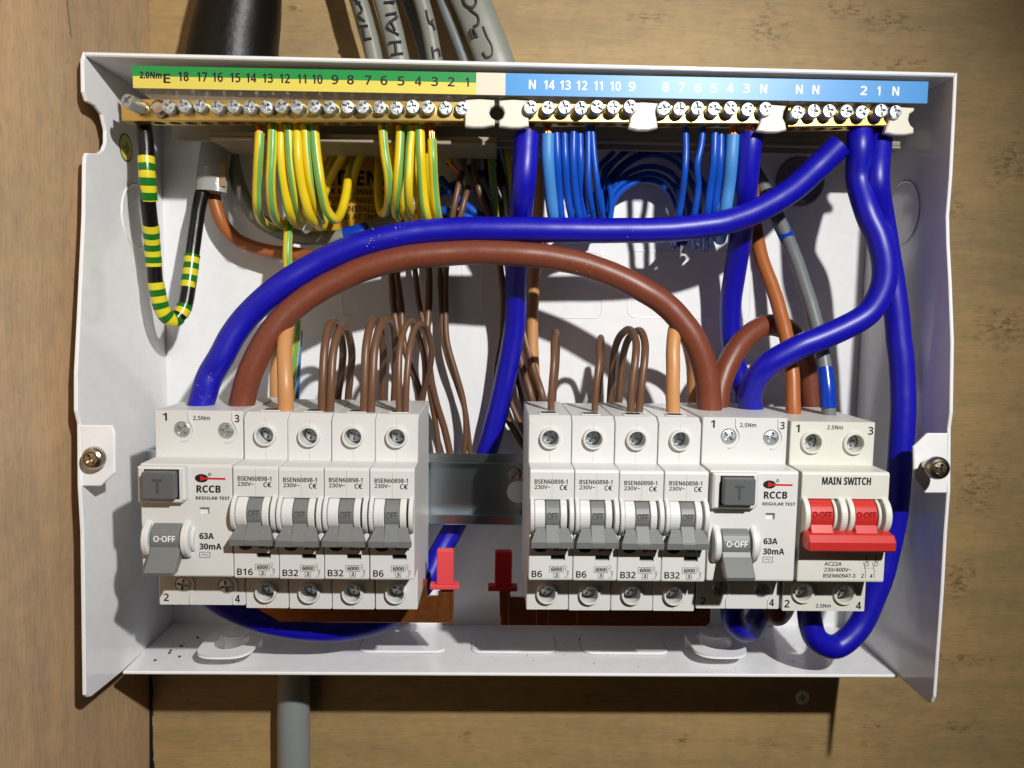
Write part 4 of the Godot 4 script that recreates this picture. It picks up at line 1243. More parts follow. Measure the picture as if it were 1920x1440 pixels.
func build_tails() -> void:
	var g := "thick blue tails"
	cable("blue_tail", "thick blue cable arching from the left residual current device to the far right neutral bar", "blue cable", g, M.tail_blue, 5.5, [Vector3(-126.3, 33.1, 66.0), Vector3(-125.6, 42.8, 66.0), Vector3(-123.2, 50.9, 66.0), Vector3(-121.4, 56.1, 65.0), Vector3(-117.4, 62.4, 65.0), Vector3(-108.7, 77.6, 62.0), Vector3(-93.5, 93.2, 60.0), Vector3(-75.5, 105.1, 57.0), Vector3(-57.1, 112.9, 56.0), Vector3(-37.8, 118.0, 55.0), Vector3(-18.5, 119.8, 54.0), Vector3(1.0, 120.6, 54.0), Vector3(26.2, 121.1, 54.0), Vector3(49.8, 121.3, 54.0), Vector3(80.5, 122.3, 54.0), Vector3(106.2, 126.9, 55.0), Vector3(126.0, 136.8, 58.0), Vector3(139.4, 149.3, 61.0), Vector3(147.3, 158.0, 63.0)])
	cable("brown_tail", "thick brown cable arching between the two residual current devices", "brown cable", "thick brown tails", M.tail_brown, 5.45, [Vector3(-108.7, 33.0, 64.0), Vector3(-108.0, 43.2, 65.0), Vector3(-104.8, 54.8, 66.0), Vector3(-100.1, 66.3, 65.0), Vector3(-93.3, 77.8, 63.0), Vector3(-85.7, 85.7, 61.0), Vector3(-74.7, 93.5, 59.0), Vector3(-57.7, 102.0, 57.0), Vector3(-37.6, 107.5, 56.0), Vector3(-18.3, 109.5, 55.0), Vector3(2.8, 109.9, 55.0), Vector3(26.4, 108.5, 55.0), Vector3(50.0, 102.5, 56.0), Vector3(65.9, 94.8, 57.0), Vector3(77.0, 87.2, 57.0), Vector3(89.7, 72.4, 58.0), Vector3(95.5, 57.0, 58.0), Vector3(97.3, 42.0, 58.0), Vector3(97.8, 34.7, 58.0)])
	specks(get_node("blue_tail"), [Vector3(-54.6, 113.8, 61.5), Vector3(-51.9, 115.2, 61.5), Vector3(-39.7, 118.3, 60.5), Vector3(-120.1, 55.2, 70.6), Vector3(-122.6, 47.6, 71.5), Vector3(58.7, 122.5, 59.4)], 7, 4.5, 0.2)
	specks(get_node("brown_tail"), [Vector3(36.4, 106.1, 61.0), Vector3(41.8, 104.2, 61.0), Vector3(7.4, 110.9, 60.4)], 7, 4.5, 0.2)
	var b2 := cable("blue_tail", "thick blue cable dropping from the left neutral bar behind the bare rail", "blue cable", g, M.tail_blue, 5.35, [Vector3(13.1, 161.2, 56.0), Vector3(12.7, 155.8, 57.0), Vector3(11.6, 140.9, 58.0), Vector3(11.0, 122.1, 42.0), Vector3(10.7, 101.0, 30.0), Vector3(10.3, 80.8, 22.0), Vector3(7.3, 59.6, 17.0), Vector3(2.7, 35.2, 14.0), Vector3(-2.7, 13.1, 12.0), Vector3(-9.5, -6.2, 12.0), Vector3(-17.9, -23.8, 14.0), Vector3(-24.6, -35.3, 18.0), Vector3(-31.9, -48.2, 28.0), Vector3(-45.6, -59.7, 40.0), Vector3(-66.9, -63.9, 48.0), Vector3(-92.2, -60.1, 55.0), Vector3(-112.2, -52.2, 60.0), Vector3(-125.1, -42.2, 62.0), Vector3(-128.9, -34.4, 62.0)])
	bare_end(b2, Vector3(13.1, 160.8, 56.0), Vector3(13.5, 164.6, 57.0), 3.0, 7)
	var b3 := cable("blue_tail", "thick blue cable from the middle neutral bar running down behind the right residual current device", "blue cable", g, M.tail_blue, 5.2, [Vector3(110.9, 163.3, 56.0), Vector3(110.7, 156.9, 56.0), Vector3(111.6, 141.7, 51.0), Vector3(115.1, 124.7, 36.0), Vector3(115.8, 105.5, 26.0), Vector3(115.8, 87.7, 20.0), Vector3(118.5, 69.2, 17.0), Vector3(124.8, 50.5, 15.0), Vector3(132.0, 28.7, 14.0), Vector3(137.5, 0.9, 12.0), Vector3(140.0, -26.5, 14.0), Vector3(139.3, -49.0, 22.0), Vector3(130.5, -58.6, 40.0), Vector3(120.2, -62.1, 52.0), Vector3(111.3, -54.5, 60.0), Vector3(109.2, -42.4, 62.0)])
	bare_end(b3, Vector3(110.9, 162.8, 56.0), Vector3(110.9, 166.2, 57.0), 3.0, 7)
	var b4 := cable("blue_tail", "thick blue cable curving from the far right neutral bar into the right residual current device", "blue cable", g, M.tail_blue, 5.3, [Vector3(157.9, 164.3, 58.0), Vector3(157.3, 158.2, 60.0), Vector3(158.6, 145.0, 58.0), Vector3(161.3, 129.4, 63.0), Vector3(166.2, 115.6, 66.0), Vector3(167.9, 101.9, 67.0), Vector3(161.8, 86.9, 67.0), Vector3(146.8, 77.4, 66.0), Vector3(131.2, 70.2, 65.0), Vector3(119.1, 61.2, 62.0), Vector3(115.9, 50.4, 56.0), Vector3(118.5, 40.1, 51.0), Vector3(119.6, 33.8, 50.0)])
	bare_end(b4, Vector3(156.1, 163.8, 58.0), Vector3(155.9, 166.5, 58.0), 2.6, 7)
	var b5 := cable("blue_tail", "thick blue cable running down the right side and hooking up under the main switch", "blue cable", g, M.tail_blue, 5.3, [Vector3(168.8, 165.4, 54.0), Vector3(167.3, 157.9, 57.0), Vector3(165.4, 143.4, 61.0), Vector3(171.8, 126.0, 55.0), Vector3(176.3, 102.5, 57.0), Vector3(179.8, 79.0, 59.0), Vector3(181.7, 57.7, 61.0), Vector3(182.5, 36.4, 62.0), Vector3(182.6, 12.2, 62.0), Vector3(181.0, -12.5, 61.0), Vector3(176.7, -34.8, 61.0), Vector3(168.5, -55.0, 62.0), Vector3(156.8, -64.3, 64.0), Vector3(147.4, -60.4, 65.0), Vector3(144.2, -51.4, 64.0), Vector3(144.6, -39.7, 62.0)])
	bare_end(b5, Vector3(164.1, 164.2, 55.0), Vector3(163.9, 167.2, 56.0), 2.6, 7)
	cable("brown_tail", "thick brown cable arching low behind the orange wire, between main switch and residual current device", "brown cable", "thick brown tails", M.tail_brown, 5.2, [Vector3(102.9, 33.3, 48.0), Vector3(103.5, 44.4, 47.0), Vector3(107.1, 57.8, 44.0), Vector3(116.9, 72.6, 38.0), Vector3(130.8, 80.5, 32.0), Vector3(143.3, 77.3, 28.0), Vector3(151.6, 64.4, 26.0), Vector3(155.6, 46.6, 26.0), Vector3(157.4, 30.7, 25.0), Vector3(156.9, -23.1, 25.0), Vector3(144.3, -47.8, 40.0), Vector3(134.2, -52.0, 55.0), Vector3(130.5, -50.6, 60.0), Vector3(128.5, -39.8, 62.0)])
	# sheathed conductors
	var tan := "tan live conductors"
	cable("tan_conductor", "orange brown conductor leaving the torn grey sheath and looping behind the blue arch", "conductor", tan, M.wire_orange, 3.3, [Vector3(-138.9, 148.6, 10.0), Vector3(-137.7, 137.0, 11.0), Vector3(-134.0, 125.3, 12.0), Vector3(-124.6, 116.5, 14.0), Vector3(-108.6, 112.3, 16.0), Vector3(-92.1, 110.7, 20.0), Vector3(-82.7, 107.5, 28.0)])
	cable("tan_conductor", "tan conductor standing in the top of the breaker marked B16", "conductor", tan, M.wire_tan, 3.25, [Vector3(-86.1, 100.8, 40.0), Vector3(-88.8, 91.3, 48.0), Vector3(-89.8, 79.4, 58.0), Vector3(-89.1, 67.1, 68.0), Vector3(-87.3, 52.9, 75.0), Vector3(-87.0, 42.1, 75.0), Vector3(-87.1, 34.9, 75.0)])
	cable("tan_conductor", "tan conductor hidden beside the B16 breaker's own, set further back", "conductor", tan, M.wire_tan, 3.0, [Vector3(-95.3, 97.2, 18.0), Vector3(-102.1, 84.1, 22.0), Vector3(-104.0, 66.3, 26.0), Vector3(-104.4, 48.5, 28.0), Vector3(-105.2, 27.5, 26.0)])
	cable("tan_conductor", "tan conductor hanging behind the thick blue cable at the centre", "conductor", tan, M.wire_tan, 3.0, [Vector3(21.6, 160.0, 8.0), Vector3(20.9, 133.7, 10.0), Vector3(19.9, 107.3, 12.0), Vector3(19.3, 80.9, 13.0), Vector3(20.2, 59.6, 14.0), Vector3(21.9, 38.2, 14.0), Vector3(23.5, 13.8, 14.0)])
	cable("tan_conductor", "tan conductor standing in the fourth breaker of the right row", "conductor", tan, M.wire_tan, 3.1, [Vector3(100.1, 39.7, 18.0), Vector3(96.8, 58.9, 26.0), Vector3(89.4, 73.5, 40.0), Vector3(81.6, 79.3, 54.0), Vector3(79.1, 70.4, 60.0), Vector3(78.8, 58.8, 63.0), Vector3(79.1, 42.5, 64.0), Vector3(79.3, 35.4, 64.0)])
	cable("tan_conductor", "orange brown conductor running down the right side into the main switch", "conductor", tan, M.wire_orange, 3.3, [Vector3(124.8, 152.9, 16.0), Vector3(125.9, 129.0, 22.0), Vector3(127.6, 110.6, 30.0), Vector3(131.7, 92.8, 38.0), Vector3(134.5, 75.5, 46.0), Vector3(134.9, 58.9, 54.0), Vector3(134.9, 42.0, 58.0), Vector3(135.2, 35.2, 58.0)])
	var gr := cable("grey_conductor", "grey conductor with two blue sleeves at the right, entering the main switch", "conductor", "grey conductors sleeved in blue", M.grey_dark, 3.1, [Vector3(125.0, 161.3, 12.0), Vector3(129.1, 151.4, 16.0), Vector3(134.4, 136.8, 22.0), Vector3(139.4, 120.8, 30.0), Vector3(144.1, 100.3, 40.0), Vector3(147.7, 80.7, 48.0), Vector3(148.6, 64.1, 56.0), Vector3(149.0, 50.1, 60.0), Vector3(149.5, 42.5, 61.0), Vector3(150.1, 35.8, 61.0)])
	sleeve(gr, "blue_sleeve", [Vector3(134.7, 135.1, 23.0), Vector3(137.1, 128.9, 25.0), Vector3(139.4, 120.8, 30.0)], 3.5, M.tape_blue)
	sleeve(gr, "blue_sleeve", [Vector3(148.5, 61.7, 57.0), Vector3(148.7, 52.4, 60.0), Vector3(149.1, 44.4, 61.0)], 3.5, M.tape_blue)
	sleeve(gr, "black_sleeve", [Vector3(131.5, 144.8, 19.0), Vector3(133.1, 140.2, 21.0)], 3.3, M.tape_black)
	var gl := cable("grey_conductor", "grey conductor curving under the earth wires at the left, ending in a blue sleeve", "conductor", "grey conductors sleeved in blue", M.grey, 3.6, [Vector3(-130.4, 172.2, 8.0), Vector3(-129.3, 156.7, 9.0), Vector3(-124.7, 141.1, 11.0), Vector3(-115.2, 127.5, 14.0), Vector3(-100.5, 120.3, 17.0), Vector3(-81.9, 118.5, 20.0), Vector3(-67.0, 121.3, 20.0), Vector3(-51.7, 129.0, 16.0), Vector3(-34.1, 140.4, 10.0)])
	sleeve(gl, "blue_sleeve", [Vector3(-72.6, 120.0, 20.0), Vector3(-67.0, 121.3, 20.0), Vector3(-61.5, 123.3, 19.0)], 3.9, M.tape_blue)
	# black main earth with banded tape
	var loop := [Vector3(-151.9, 161.8, 54.0), Vector3(-151.1, 155.7, 55.0), Vector3(-150.2, 140.3, 56.0), Vector3(-151.2, 125.0, 52.0), Vector3(-153.5, 109.3, 45.0), Vector3(-153.3, 92.8, 42.0), Vector3(-151.5, 81.3, 39.0), Vector3(-148.5, 78.4, 36.0), Vector3(-145.4, 82.9, 33.0), Vector3(-144.0, 95.9, 29.0), Vector3(-142.9, 113.7, 25.0), Vector3(-141.7, 131.8, 20.0), Vector3(-139.7, 147.7, 15.0), Vector3(-137.3, 163.8, 11.0), Vector3(-135.7, 174.4, 9.0)]
	var be := cable("black_earth_cable", "black earth cable hanging in a loop, wrapped with green and yellow tape", "earth cable", "", M.black, 3.25, loop)
	for k in [[Vector3(-150.9, 148.1, 55.0), Vector3(-151.5, 131.1, 52.0)], [Vector3(-152.8, 121.3, 48.0), Vector3(-153.2, 102.2, 45.0)], [Vector3(-153.6, 95.2, 43.0), Vector3(-147.3, 79.6, 34.0)], [Vector3(-146.5, 80.9, 34.0), Vector3(-145.0, 85.4, 32.0)], [Vector3(-144.1, 93.4, 30.0), Vector3(-143.1, 109.1, 26.0)]]: wound_tape(be, loop, k[0], k[1], 3.5)
	bare_end(be, Vector3(-151.9, 161.3, 54.0), Vector3(-150.7, 164.4, 56.0), 2.0, 7)
	var sh := cable("torn_sheath", "torn grey cable sheath split open at the left, above the orange conductor", "cable sheath", "", M.sheath, 7.4, [Vector3(-134.1, 175.0, 12.0), Vector3(-135.1, 160.4, 15.0), Vector3(-135.9, 150.0, 17.0), Vector3(-136.7, 139.7, 18.0)], 0.62)
	obj("torn_patch", block(Vector3(-1.8, -5.5, -0.5), Vector3(1.6, 5.0, 0.4), 0.3), M.paper_torn, sh, Vector3(-130.2, 147.4, 21.0))


func build_wires() -> void:
	# earth wires, named by the number printed over their terminal
	var w := earth_wire("earth wire leftmost of the yellow-green bunch, bare copper above it", [Vector3(-101.8, 159.5, 56.0), Vector3(-102.4, 150.3, 56.0), Vector3(-104.8, 137.5, 51.0), Vector3(-106.1, 130.0, 47.0), Vector3(-107.8, 125.0, 36.0), Vector3(-107.1, 123.0, 26.0), Vector3(-106.4, 123.3, 16.0), Vector3(-105.5, 126.3, 8.0)], 2.05, -1.32, 0.002, 1.05)
	bare_end(w, Vector3(-101.8, 159.2, 56.0), Vector3(-102.0, 163.3, 56.0), 1.5, 6)
	earth_wire("earth wire second from the left of the yellow-green bunch", [Vector3(-96.3, 163.8, 56.0), Vector3(-96.4, 150.2, 57.0), Vector3(-97.3, 139.1, 56.0), Vector3(-98.5, 128.2, 49.0), Vector3(-99.4, 123.9, 34.0), Vector3(-99.1, 124.3, 22.0), Vector3(-98.1, 128.8, 10.0)], 2.1, -0.92, 0.002, 1.05)
	earth_wire("earth wire third from the left of the bunch, broad yellow side showing", [Vector3(-93.2, 164.4, 54.0), Vector3(-93.1, 150.7, 55.0), Vector3(-92.7, 137.6, 52.0), Vector3(-91.8, 127.2, 47.0), Vector3(-92.3, 124.3, 32.0), Vector3(-93.0, 127.4, 18.0), Vector3(-92.3, 134.4, 8.0)], 2.1, 0.28, 0.002, 1.05)
	earth_wire("earth wire fourth from the left of the bunch, green edge showing", [Vector3(-89.5, 164.0, 56.0), Vector3(-88.9, 150.5, 56.0), Vector3(-88.4, 139.6, 54.0), Vector3(-88.5, 128.2, 45.0), Vector3(-90.6, 126.0, 30.0), Vector3(-91.7, 130.8, 16.0)], 2.0, -0.32, 0.002, 1.05)
	earth_wire("earth wire fifth from the left of the bunch, lowest of the loops", [Vector3(-86.1, 164.3, 55.0), Vector3(-85.5, 150.4, 57.0), Vector3(-84.7, 137.4, 54.0), Vector3(-82.6, 126.2, 49.0), Vector3(-81.7, 122.8, 34.0), Vector3(-82.8, 125.4, 20.0), Vector3(-84.4, 134.5, 8.0)], 2.1, 0.58, 0.002, 1.05)
	earth_wire("earth wire second from the right of the left bunch", [Vector3(-82.7, 164.1, 56.0), Vector3(-81.8, 150.7, 56.0), Vector3(-80.6, 138.6, 54.0), Vector3(-79.9, 129.0, 46.0), Vector3(-81.2, 125.5, 32.0), Vector3(-85.3, 131.6, 18.0), Vector3(-81.2, 149.8, 10.0), Vector3(-75.4, 160.7, 5.0)], 2.0, -1.52, 0.002, 1.05)
	earth_wire("earth wire rightmost of the left bunch, hooking up to the right", [Vector3(-79.0, 164.4, 55.0), Vector3(-77.7, 150.8, 56.0), Vector3(-76.0, 138.4, 56.0), Vector3(-74.6, 128.3, 50.0), Vector3(-72.3, 125.0, 45.0), Vector3(-71.6, 129.9, 33.0), Vector3(-70.9, 138.5, 26.0), Vector3(-70.6, 149.9, 18.0), Vector3(-69.1, 159.9, 8.0), Vector3(-63.8, 170.5, 5.0)], 2.1, -0.32, 0.002, 1.05)
	earth_wire("earth wire dropping alone below the left bunch past the orange conductor", [Vector3(-96.7, 126.4, 30.0), Vector3(-96.0, 118.6, 34.0), Vector3(-95.8, 108.7, 36.0), Vector3(-95.5, 99.0, 34.0), Vector3(-94.9, 86.7, 28.0), Vector3(-95.0, 74.0, 24.0), Vector3(-96.7, 61.0, 22.0), Vector3(-98.9, 45.2, 20.0), Vector3(-99.9, 26.7, 20.0)], 2.1, -1.12, 0.002, 1.05)
	earth_wire("earth wire leftmost of the middle group of five", [Vector3(-49.3, 164.4, 56.0), Vector3(-48.6, 153.6, 56.0), Vector3(-47.1, 142.5, 55.0), Vector3(-47.6, 134.0, 48.0), Vector3(-50.4, 129.9, 36.0), Vector3(-53.6, 130.4, 28.0), Vector3(-56.0, 138.2, 22.0), Vector3(-56.8, 148.9, 18.0), Vector3(-56.7, 165.2, 12.0)], 2.0, -1.02, 0.002, 1.05)
	earth_wire("earth wire second of the middle group of five", [Vector3(-41.6, 164.8, 55.0), Vector3(-41.9, 153.8, 56.0), Vector3(-42.9, 140.3, 55.0), Vector3(-44.8, 131.3, 46.0), Vector3(-46.0, 128.6, 32.0), Vector3(-46.0, 131.6, 20.0), Vector3(-46.2, 150.5, 10.0), Vector3(-46.2, 166.8, 6.0)], 1.95, -1.32, 0.002, 1.05)
	earth_wire("earth wire third of the middle group of five, broad and yellow", [Vector3(-36.6, 164.0, 55.0), Vector3(-37.3, 151.6, 56.0), Vector3(-38.0, 139.1, 56.0), Vector3(-38.5, 131.0, 49.0), Vector3(-38.2, 128.0, 36.0), Vector3(-36.6, 128.8, 24.0), Vector3(-36.7, 137.8, 10.0)], 2.0, 0.28, 0.002, 1.05)
	earth_wire("earth wire fourth of the middle group of five", [Vector3(-33.2, 165.2, 56.0), Vector3(-32.8, 151.5, 57.0), Vector3(-32.2, 138.6, 53.0), Vector3(-30.9, 127.6, 49.0), Vector3(-29.8, 122.0, 36.0), Vector3(-29.3, 121.3, 20.0)], 2.1, -0.02, 0.002, 1.05)
	w = earth_wire("earth wire last of the middle group, long bare copper above it", [Vector3(-27.9, 158.1, 56.0), Vector3(-27.5, 149.3, 57.0), Vector3(-27.1, 138.7, 53.0), Vector3(-26.2, 127.8, 48.0), Vector3(-25.5, 122.3, 34.0), Vector3(-25.4, 121.3, 20.0)], 2.0, -1.02, 0.002, 1.05)
	bare_end(w, Vector3(-27.9, 157.7, 56.0), Vector3(-28.4, 164.8, 56.0), 1.6, 6)
	earth_wire("added light-blocking filler earth wire in the first gap of the middle group", [Vector3(-46.8, 166.4, 44.0), Vector3(-46.5, 153.9, 44.0), Vector3(-45.8, 141.3, 42.0), Vector3(-46.0, 131.4, 36.0), Vector3(-45.8, 127.8, 26.0)], 1.8, 2.0, 0.0)  # this and the next three are fillers, added to block light through the gaps
	earth_wire("added light-blocking filler earth wire in the second gap of the middle group", [Vector3(-40.8, 166.6, 44.0), Vector3(-41.5, 154.0, 44.0), Vector3(-42.2, 141.4, 42.0), Vector3(-42.3, 131.5, 36.0), Vector3(-41.7, 127.9, 26.0)], 1.8, -2.4, 0.0)
	earth_wire("added light-blocking filler earth wire in the third gap of the middle group", [Vector3(-35.6, 166.7, 44.0), Vector3(-35.8, 154.1, 44.0), Vector3(-35.9, 141.5, 42.0), Vector3(-35.2, 131.6, 36.0), Vector3(-34.7, 126.8, 26.0)], 1.8, 2.4, 0.0)
	earth_wire("added light-blocking filler earth wire behind the rightmost of the middle group", [Vector3(-31.5, 167.2, 42.0), Vector3(-30.9, 154.6, 42.0), Vector3(-30.1, 141.9, 40.0), Vector3(-29.0, 132.0, 34.0), Vector3(-28.2, 127.2, 24.0)], 1.8, -2.0, 0.0)
	w = earth_wire("cut earth wire stub with frayed copper, right of the middle group", [Vector3(-28.4, 174.5, 12.0), Vector3(-26.1, 167.2, 15.0), Vector3(-23.8, 160.6, 18.0), Vector3(-22.1, 155.2, 20.0)], 2.0, 0.9, 0.0)
	bare_end(w, Vector3(-22.4, 155.7, 20.0), Vector3(-17.7, 150.6, 21.0), 1.2, 5)
	earth_wire("earth wire in deep shade left of the thick blue cable", [Vector3(-6.1, 174.7, 14.0), Vector3(-3.3, 162.8, 17.0), Vector3(-1.6, 150.2, 17.0), Vector3(-0.9, 140.3, 15.0), Vector3(0.3, 127.8, 12.0)], 1.9, -0.9, 0.0)
	earth_wire("earth wire in deepest shade, nearly hidden by the thick blue cable", [Vector3(0.7, 175.3, 12.0), Vector3(4.5, 163.8, 13.0), Vector3(6.8, 151.2, 12.0), Vector3(8.1, 133.3, 11.0)], 1.8, 0.4, 0.0)
	earth_wire("earth wire in the shade above the warning label, steepest of the slanting ones", [Vector3(-74.0, 170.6, 20.0), Vector3(-78.6, 165.0, 20.0), Vector3(-84.8, 156.0, 17.0), Vector3(-92.5, 144.1, 12.0)], 1.9, 0.2, 0.0)
	earth_wire("earth wire in the shade above the warning label, longest of the slanting ones", [Vector3(-61.0, 170.4, 22.0), Vector3(-67.6, 163.3, 22.0), Vector3(-74.4, 157.1, 18.0), Vector3(-82.7, 143.6, 13.0), Vector3(-87.2, 128.8, 12.0)], 1.9, 0.9, 0.0)
	earth_wire("earth wire in the shade above the warning label, rightmost of the slanting ones", [Vector3(-53.7, 171.0, 20.0), Vector3(-58.5, 165.0, 22.0), Vector3(-64.5, 157.5, 22.0), Vector3(-68.0, 148.3, 20.0), Vector3(-70.8, 138.3, 16.0)], 1.9, 0.4, 0.0)
	earth_wire("earth wire slanting behind the hooked one in front of the yellow label", [Vector3(-75.8, 171.7, 4.0), Vector3(-80.5, 158.1, 7.0), Vector3(-86.9, 144.9, 8.0), Vector3(-91.0, 131.8, 8.0)], 1.9, 0.8, 0.0)
	# neutrals from the left neutral bar
	var lb := neutral_wire("pale blue wire beside the thick blue cable, left neutral bar", [Vector3(22.2, 161.4, 56.0), Vector3(22.4, 150.6, 56.0), Vector3(24.2, 137.7, 51.0), Vector3(26.8, 125.7, 45.0), Vector3(29.6, 122.1, 32.0), Vector3(33.0, 122.4, 20.0), Vector3(39.4, 124.3, 8.0)], 2.9)
	lb.get_child(0).material_override = M.light_blue
	bare_end(lb, Vector3(22.2, 161.0, 56.0), Vector3(22.1, 164.6, 56.0), 1.8, 6)
	var rows := [
		["blue wire just right of the pale blue one, left neutral bar", [Vector3(25.9, 162.0, 56.0), Vector3(26.6, 150.6, 56.0), Vector3(28.0, 137.8, 51.0), Vector3(30.1, 125.6, 46.0), Vector3(33.9, 121.7, 32.0), Vector3(39.4, 123.2, 18.0), Vector3(46.0, 124.6, 6.0)], 1.7],
		["blue wire sharing terminal 13, its right-hand one", [Vector3(29.4, 162.3, 55.0), Vector3(30.0, 150.7, 56.0), Vector3(31.7, 137.9, 51.0), Vector3(34.9, 125.7, 46.0), Vector3(39.4, 121.8, 32.0), Vector3(44.6, 123.3, 18.0), Vector3(51.4, 124.7, 6.0)], 1.7],
		["blue wire left of the pair in terminal 12", [Vector3(33.3, 162.8, 56.0), Vector3(33.5, 150.8, 56.0), Vector3(35.2, 137.8, 52.0), Vector3(38.2, 125.6, 47.0), Vector3(42.5, 121.8, 32.0), Vector3(45.4, 125.2, 20.0), Vector3(52.7, 147.0, 12.0)], 1.7],
		["blue wire right of the pair in terminal 12", [Vector3(36.2, 161.9, 55.0), Vector3(36.6, 150.9, 56.0), Vector3(38.1, 138.0, 51.0), Vector3(40.8, 125.9, 45.0), Vector3(45.2, 122.1, 30.0), Vector3(49.4, 127.8, 20.0), Vector3(56.6, 148.3, 12.0)], 1.65],
		["blue wire left of the thin pair in terminal 11", [Vector3(39.7, 165.4, 56.0), Vector3(39.9, 153.0, 57.0), Vector3(40.5, 140.7, 56.0), Vector3(43.4, 129.0, 49.0), Vector3(47.2, 123.5, 36.0), Vector3(50.9, 126.9, 28.0), Vector3(50.6, 143.1, 20.0), Vector3(49.6, 154.3, 14.0), Vector3(57.8, 164.2, 10.0)], 1.35],
		["blue wire right of the thin pair in terminal 11", [Vector3(41.3, 165.4, 56.0), Vector3(42.4, 153.0, 57.0), Vector3(44.3, 140.7, 56.0), Vector3(47.4, 129.1, 49.0), Vector3(51.9, 124.0, 36.0), Vector3(54.8, 133.2, 28.0), Vector3(54.9, 144.1, 22.0), Vector3(52.4, 153.4, 16.0), Vector3(61.6, 162.3, 11.0)], 1.35]]
	for r in rows: neutral_wire(r[0], r[1], r[2])
	rows = [
		["blue wire in the coil, its outermost shaded turn", [Vector3(45.0, 128.4, 14.0), Vector3(49.6, 144.3, 12.0), Vector3(57.9, 159.0, 10.0), Vector3(71.3, 168.3, 8.0), Vector3(87.5, 166.7, 7.0), Vector3(101.1, 153.8, 8.0), Vector3(107.2, 135.6, 8.0), Vector3(104.0, 121.9, 12.0)]],
		["blue wire in the coil, second turn from outside", [Vector3(49.5, 125.3, 20.0), Vector3(53.6, 141.2, 16.0), Vector3(61.7, 155.4, 12.0), Vector3(75.0, 163.3, 10.0), Vector3(88.6, 160.6, 9.0), Vector3(98.4, 148.3, 9.0), Vector3(102.2, 132.7, 9.0), Vector3(98.7, 120.5, 12.0)]],
		["blue wire in the coil, third turn from outside", [Vector3(52.8, 126.1, 24.0), Vector3(54.8, 140.1, 20.0), Vector3(62.6, 151.8, 15.0), Vector3(74.8, 157.2, 12.0), Vector3(86.5, 154.5, 11.0), Vector3(94.6, 143.4, 10.0), Vector3(96.7, 129.8, 10.0), Vector3(93.9, 119.1, 12.0)]],
		["blue wire in the coil, fourth turn from outside", [Vector3(53.6, 132.2, 26.0), Vector3(56.5, 142.9, 22.0), Vector3(64.9, 150.0, 17.0), Vector3(75.8, 153.3, 14.0), Vector3(85.4, 150.2, 12.0), Vector3(91.8, 140.1, 11.0), Vector3(93.3, 127.1, 11.0), Vector3(90.7, 118.5, 12.0)]],
		["blue wire in the coil, innermost turn catching light", [Vector3(54.2, 129.0, 28.0), Vector3(56.8, 138.8, 24.0), Vector3(63.6, 146.0, 19.0), Vector3(73.5, 149.8, 16.0), Vector3(82.6, 147.2, 14.0), Vector3(89.0, 138.3, 12.0), Vector3(91.2, 127.0, 11.0), Vector3(88.6, 117.7, 12.0)]]]
	for r in rows: neutral_wire(r[0], r[1], 1.35)
	neutral_wire("blue wire in the coil, crossing high in the shade from left to right", [Vector3(47.2, 133.4, 16.0), Vector3(53.9, 148.3, 12.0), Vector3(66.2, 160.9, 8.0), Vector3(81.1, 166.8, 6.0), Vector3(94.6, 161.9, 6.0), Vector3(105.1, 149.0, 6.0), Vector3(110.1, 130.3, 8.0)], 1.35)
	neutral_wire("blue wire in the coil, crossing low in the shade from left to right", [Vector3(54.1, 128.4, 20.0), Vector3(59.5, 142.3, 16.0), Vector3(69.8, 149.9, 12.0), Vector3(80.1, 151.6, 9.0), Vector3(90.6, 147.8, 8.0), Vector3(98.6, 136.7, 8.0), Vector3(101.4, 124.8, 9.0)], 1.35)
	# neutrals from the middle neutral bar
	rows = [
		["blue wire leftmost under the middle neutral bar, below number 7", [Vector3(82.0, 165.9, 56.0), Vector3(82.6, 156.3, 56.0), Vector3(82.5, 147.2, 56.0), Vector3(82.7, 136.5, 51.0), Vector3(82.5, 127.7, 47.0), Vector3(84.4, 121.7, 36.0), Vector3(85.3, 118.8, 28.0), Vector3(87.2, 119.0, 18.0)], 1.45],
		["blue wire with a kink, below number 6", [Vector3(89.7, 166.0, 56.0), Vector3(89.3, 158.8, 56.0), Vector3(87.8, 149.6, 56.0), Vector3(89.6, 141.2, 52.0), Vector3(89.5, 133.3, 50.0), Vector3(89.3, 127.3, 47.0), Vector3(92.4, 120.8, 34.0), Vector3(96.7, 117.7, 22.0), Vector3(99.3, 119.0, 14.0)], 1.45],
		["blue wire left of the pair below number 5", [Vector3(95.0, 163.9, 56.0), Vector3(95.0, 152.0, 56.0), Vector3(95.1, 141.3, 52.0), Vector3(95.2, 130.1, 48.0), Vector3(97.9, 121.9, 36.0), Vector3(100.3, 117.5, 26.0), Vector3(104.1, 117.5, 14.0)], 1.75],
		["blue wire right of the pair below number 5", [Vector3(97.9, 163.3, 55.0), Vector3(97.8, 152.1, 56.0), Vector3(98.2, 141.3, 52.0), Vector3(98.4, 130.2, 48.0), Vector3(101.1, 122.0, 36.0), Vector3(103.3, 119.0, 26.0), Vector3(107.2, 119.2, 14.0)], 1.7]]
	for r in rows: neutral_wire(r[0], r[1], r[2])
	lb = neutral_wire("pale blue wire under the middle neutral bar, beside the thick blue cable", [Vector3(103.0, 162.7, 56.0), Vector3(102.7, 152.2, 56.0), Vector3(103.2, 141.4, 52.0), Vector3(102.9, 130.1, 49.0), Vector3(105.4, 122.1, 36.0), Vector3(108.5, 121.3, 24.0), Vector3(112.4, 123.6, 12.0)], 2.9)
	lb.get_child(0).material_override = M.light_blue
	bare_end(lb, Vector3(103.0, 162.2, 56.0), Vector3(103.3, 166.3, 56.0), 1.8, 6)
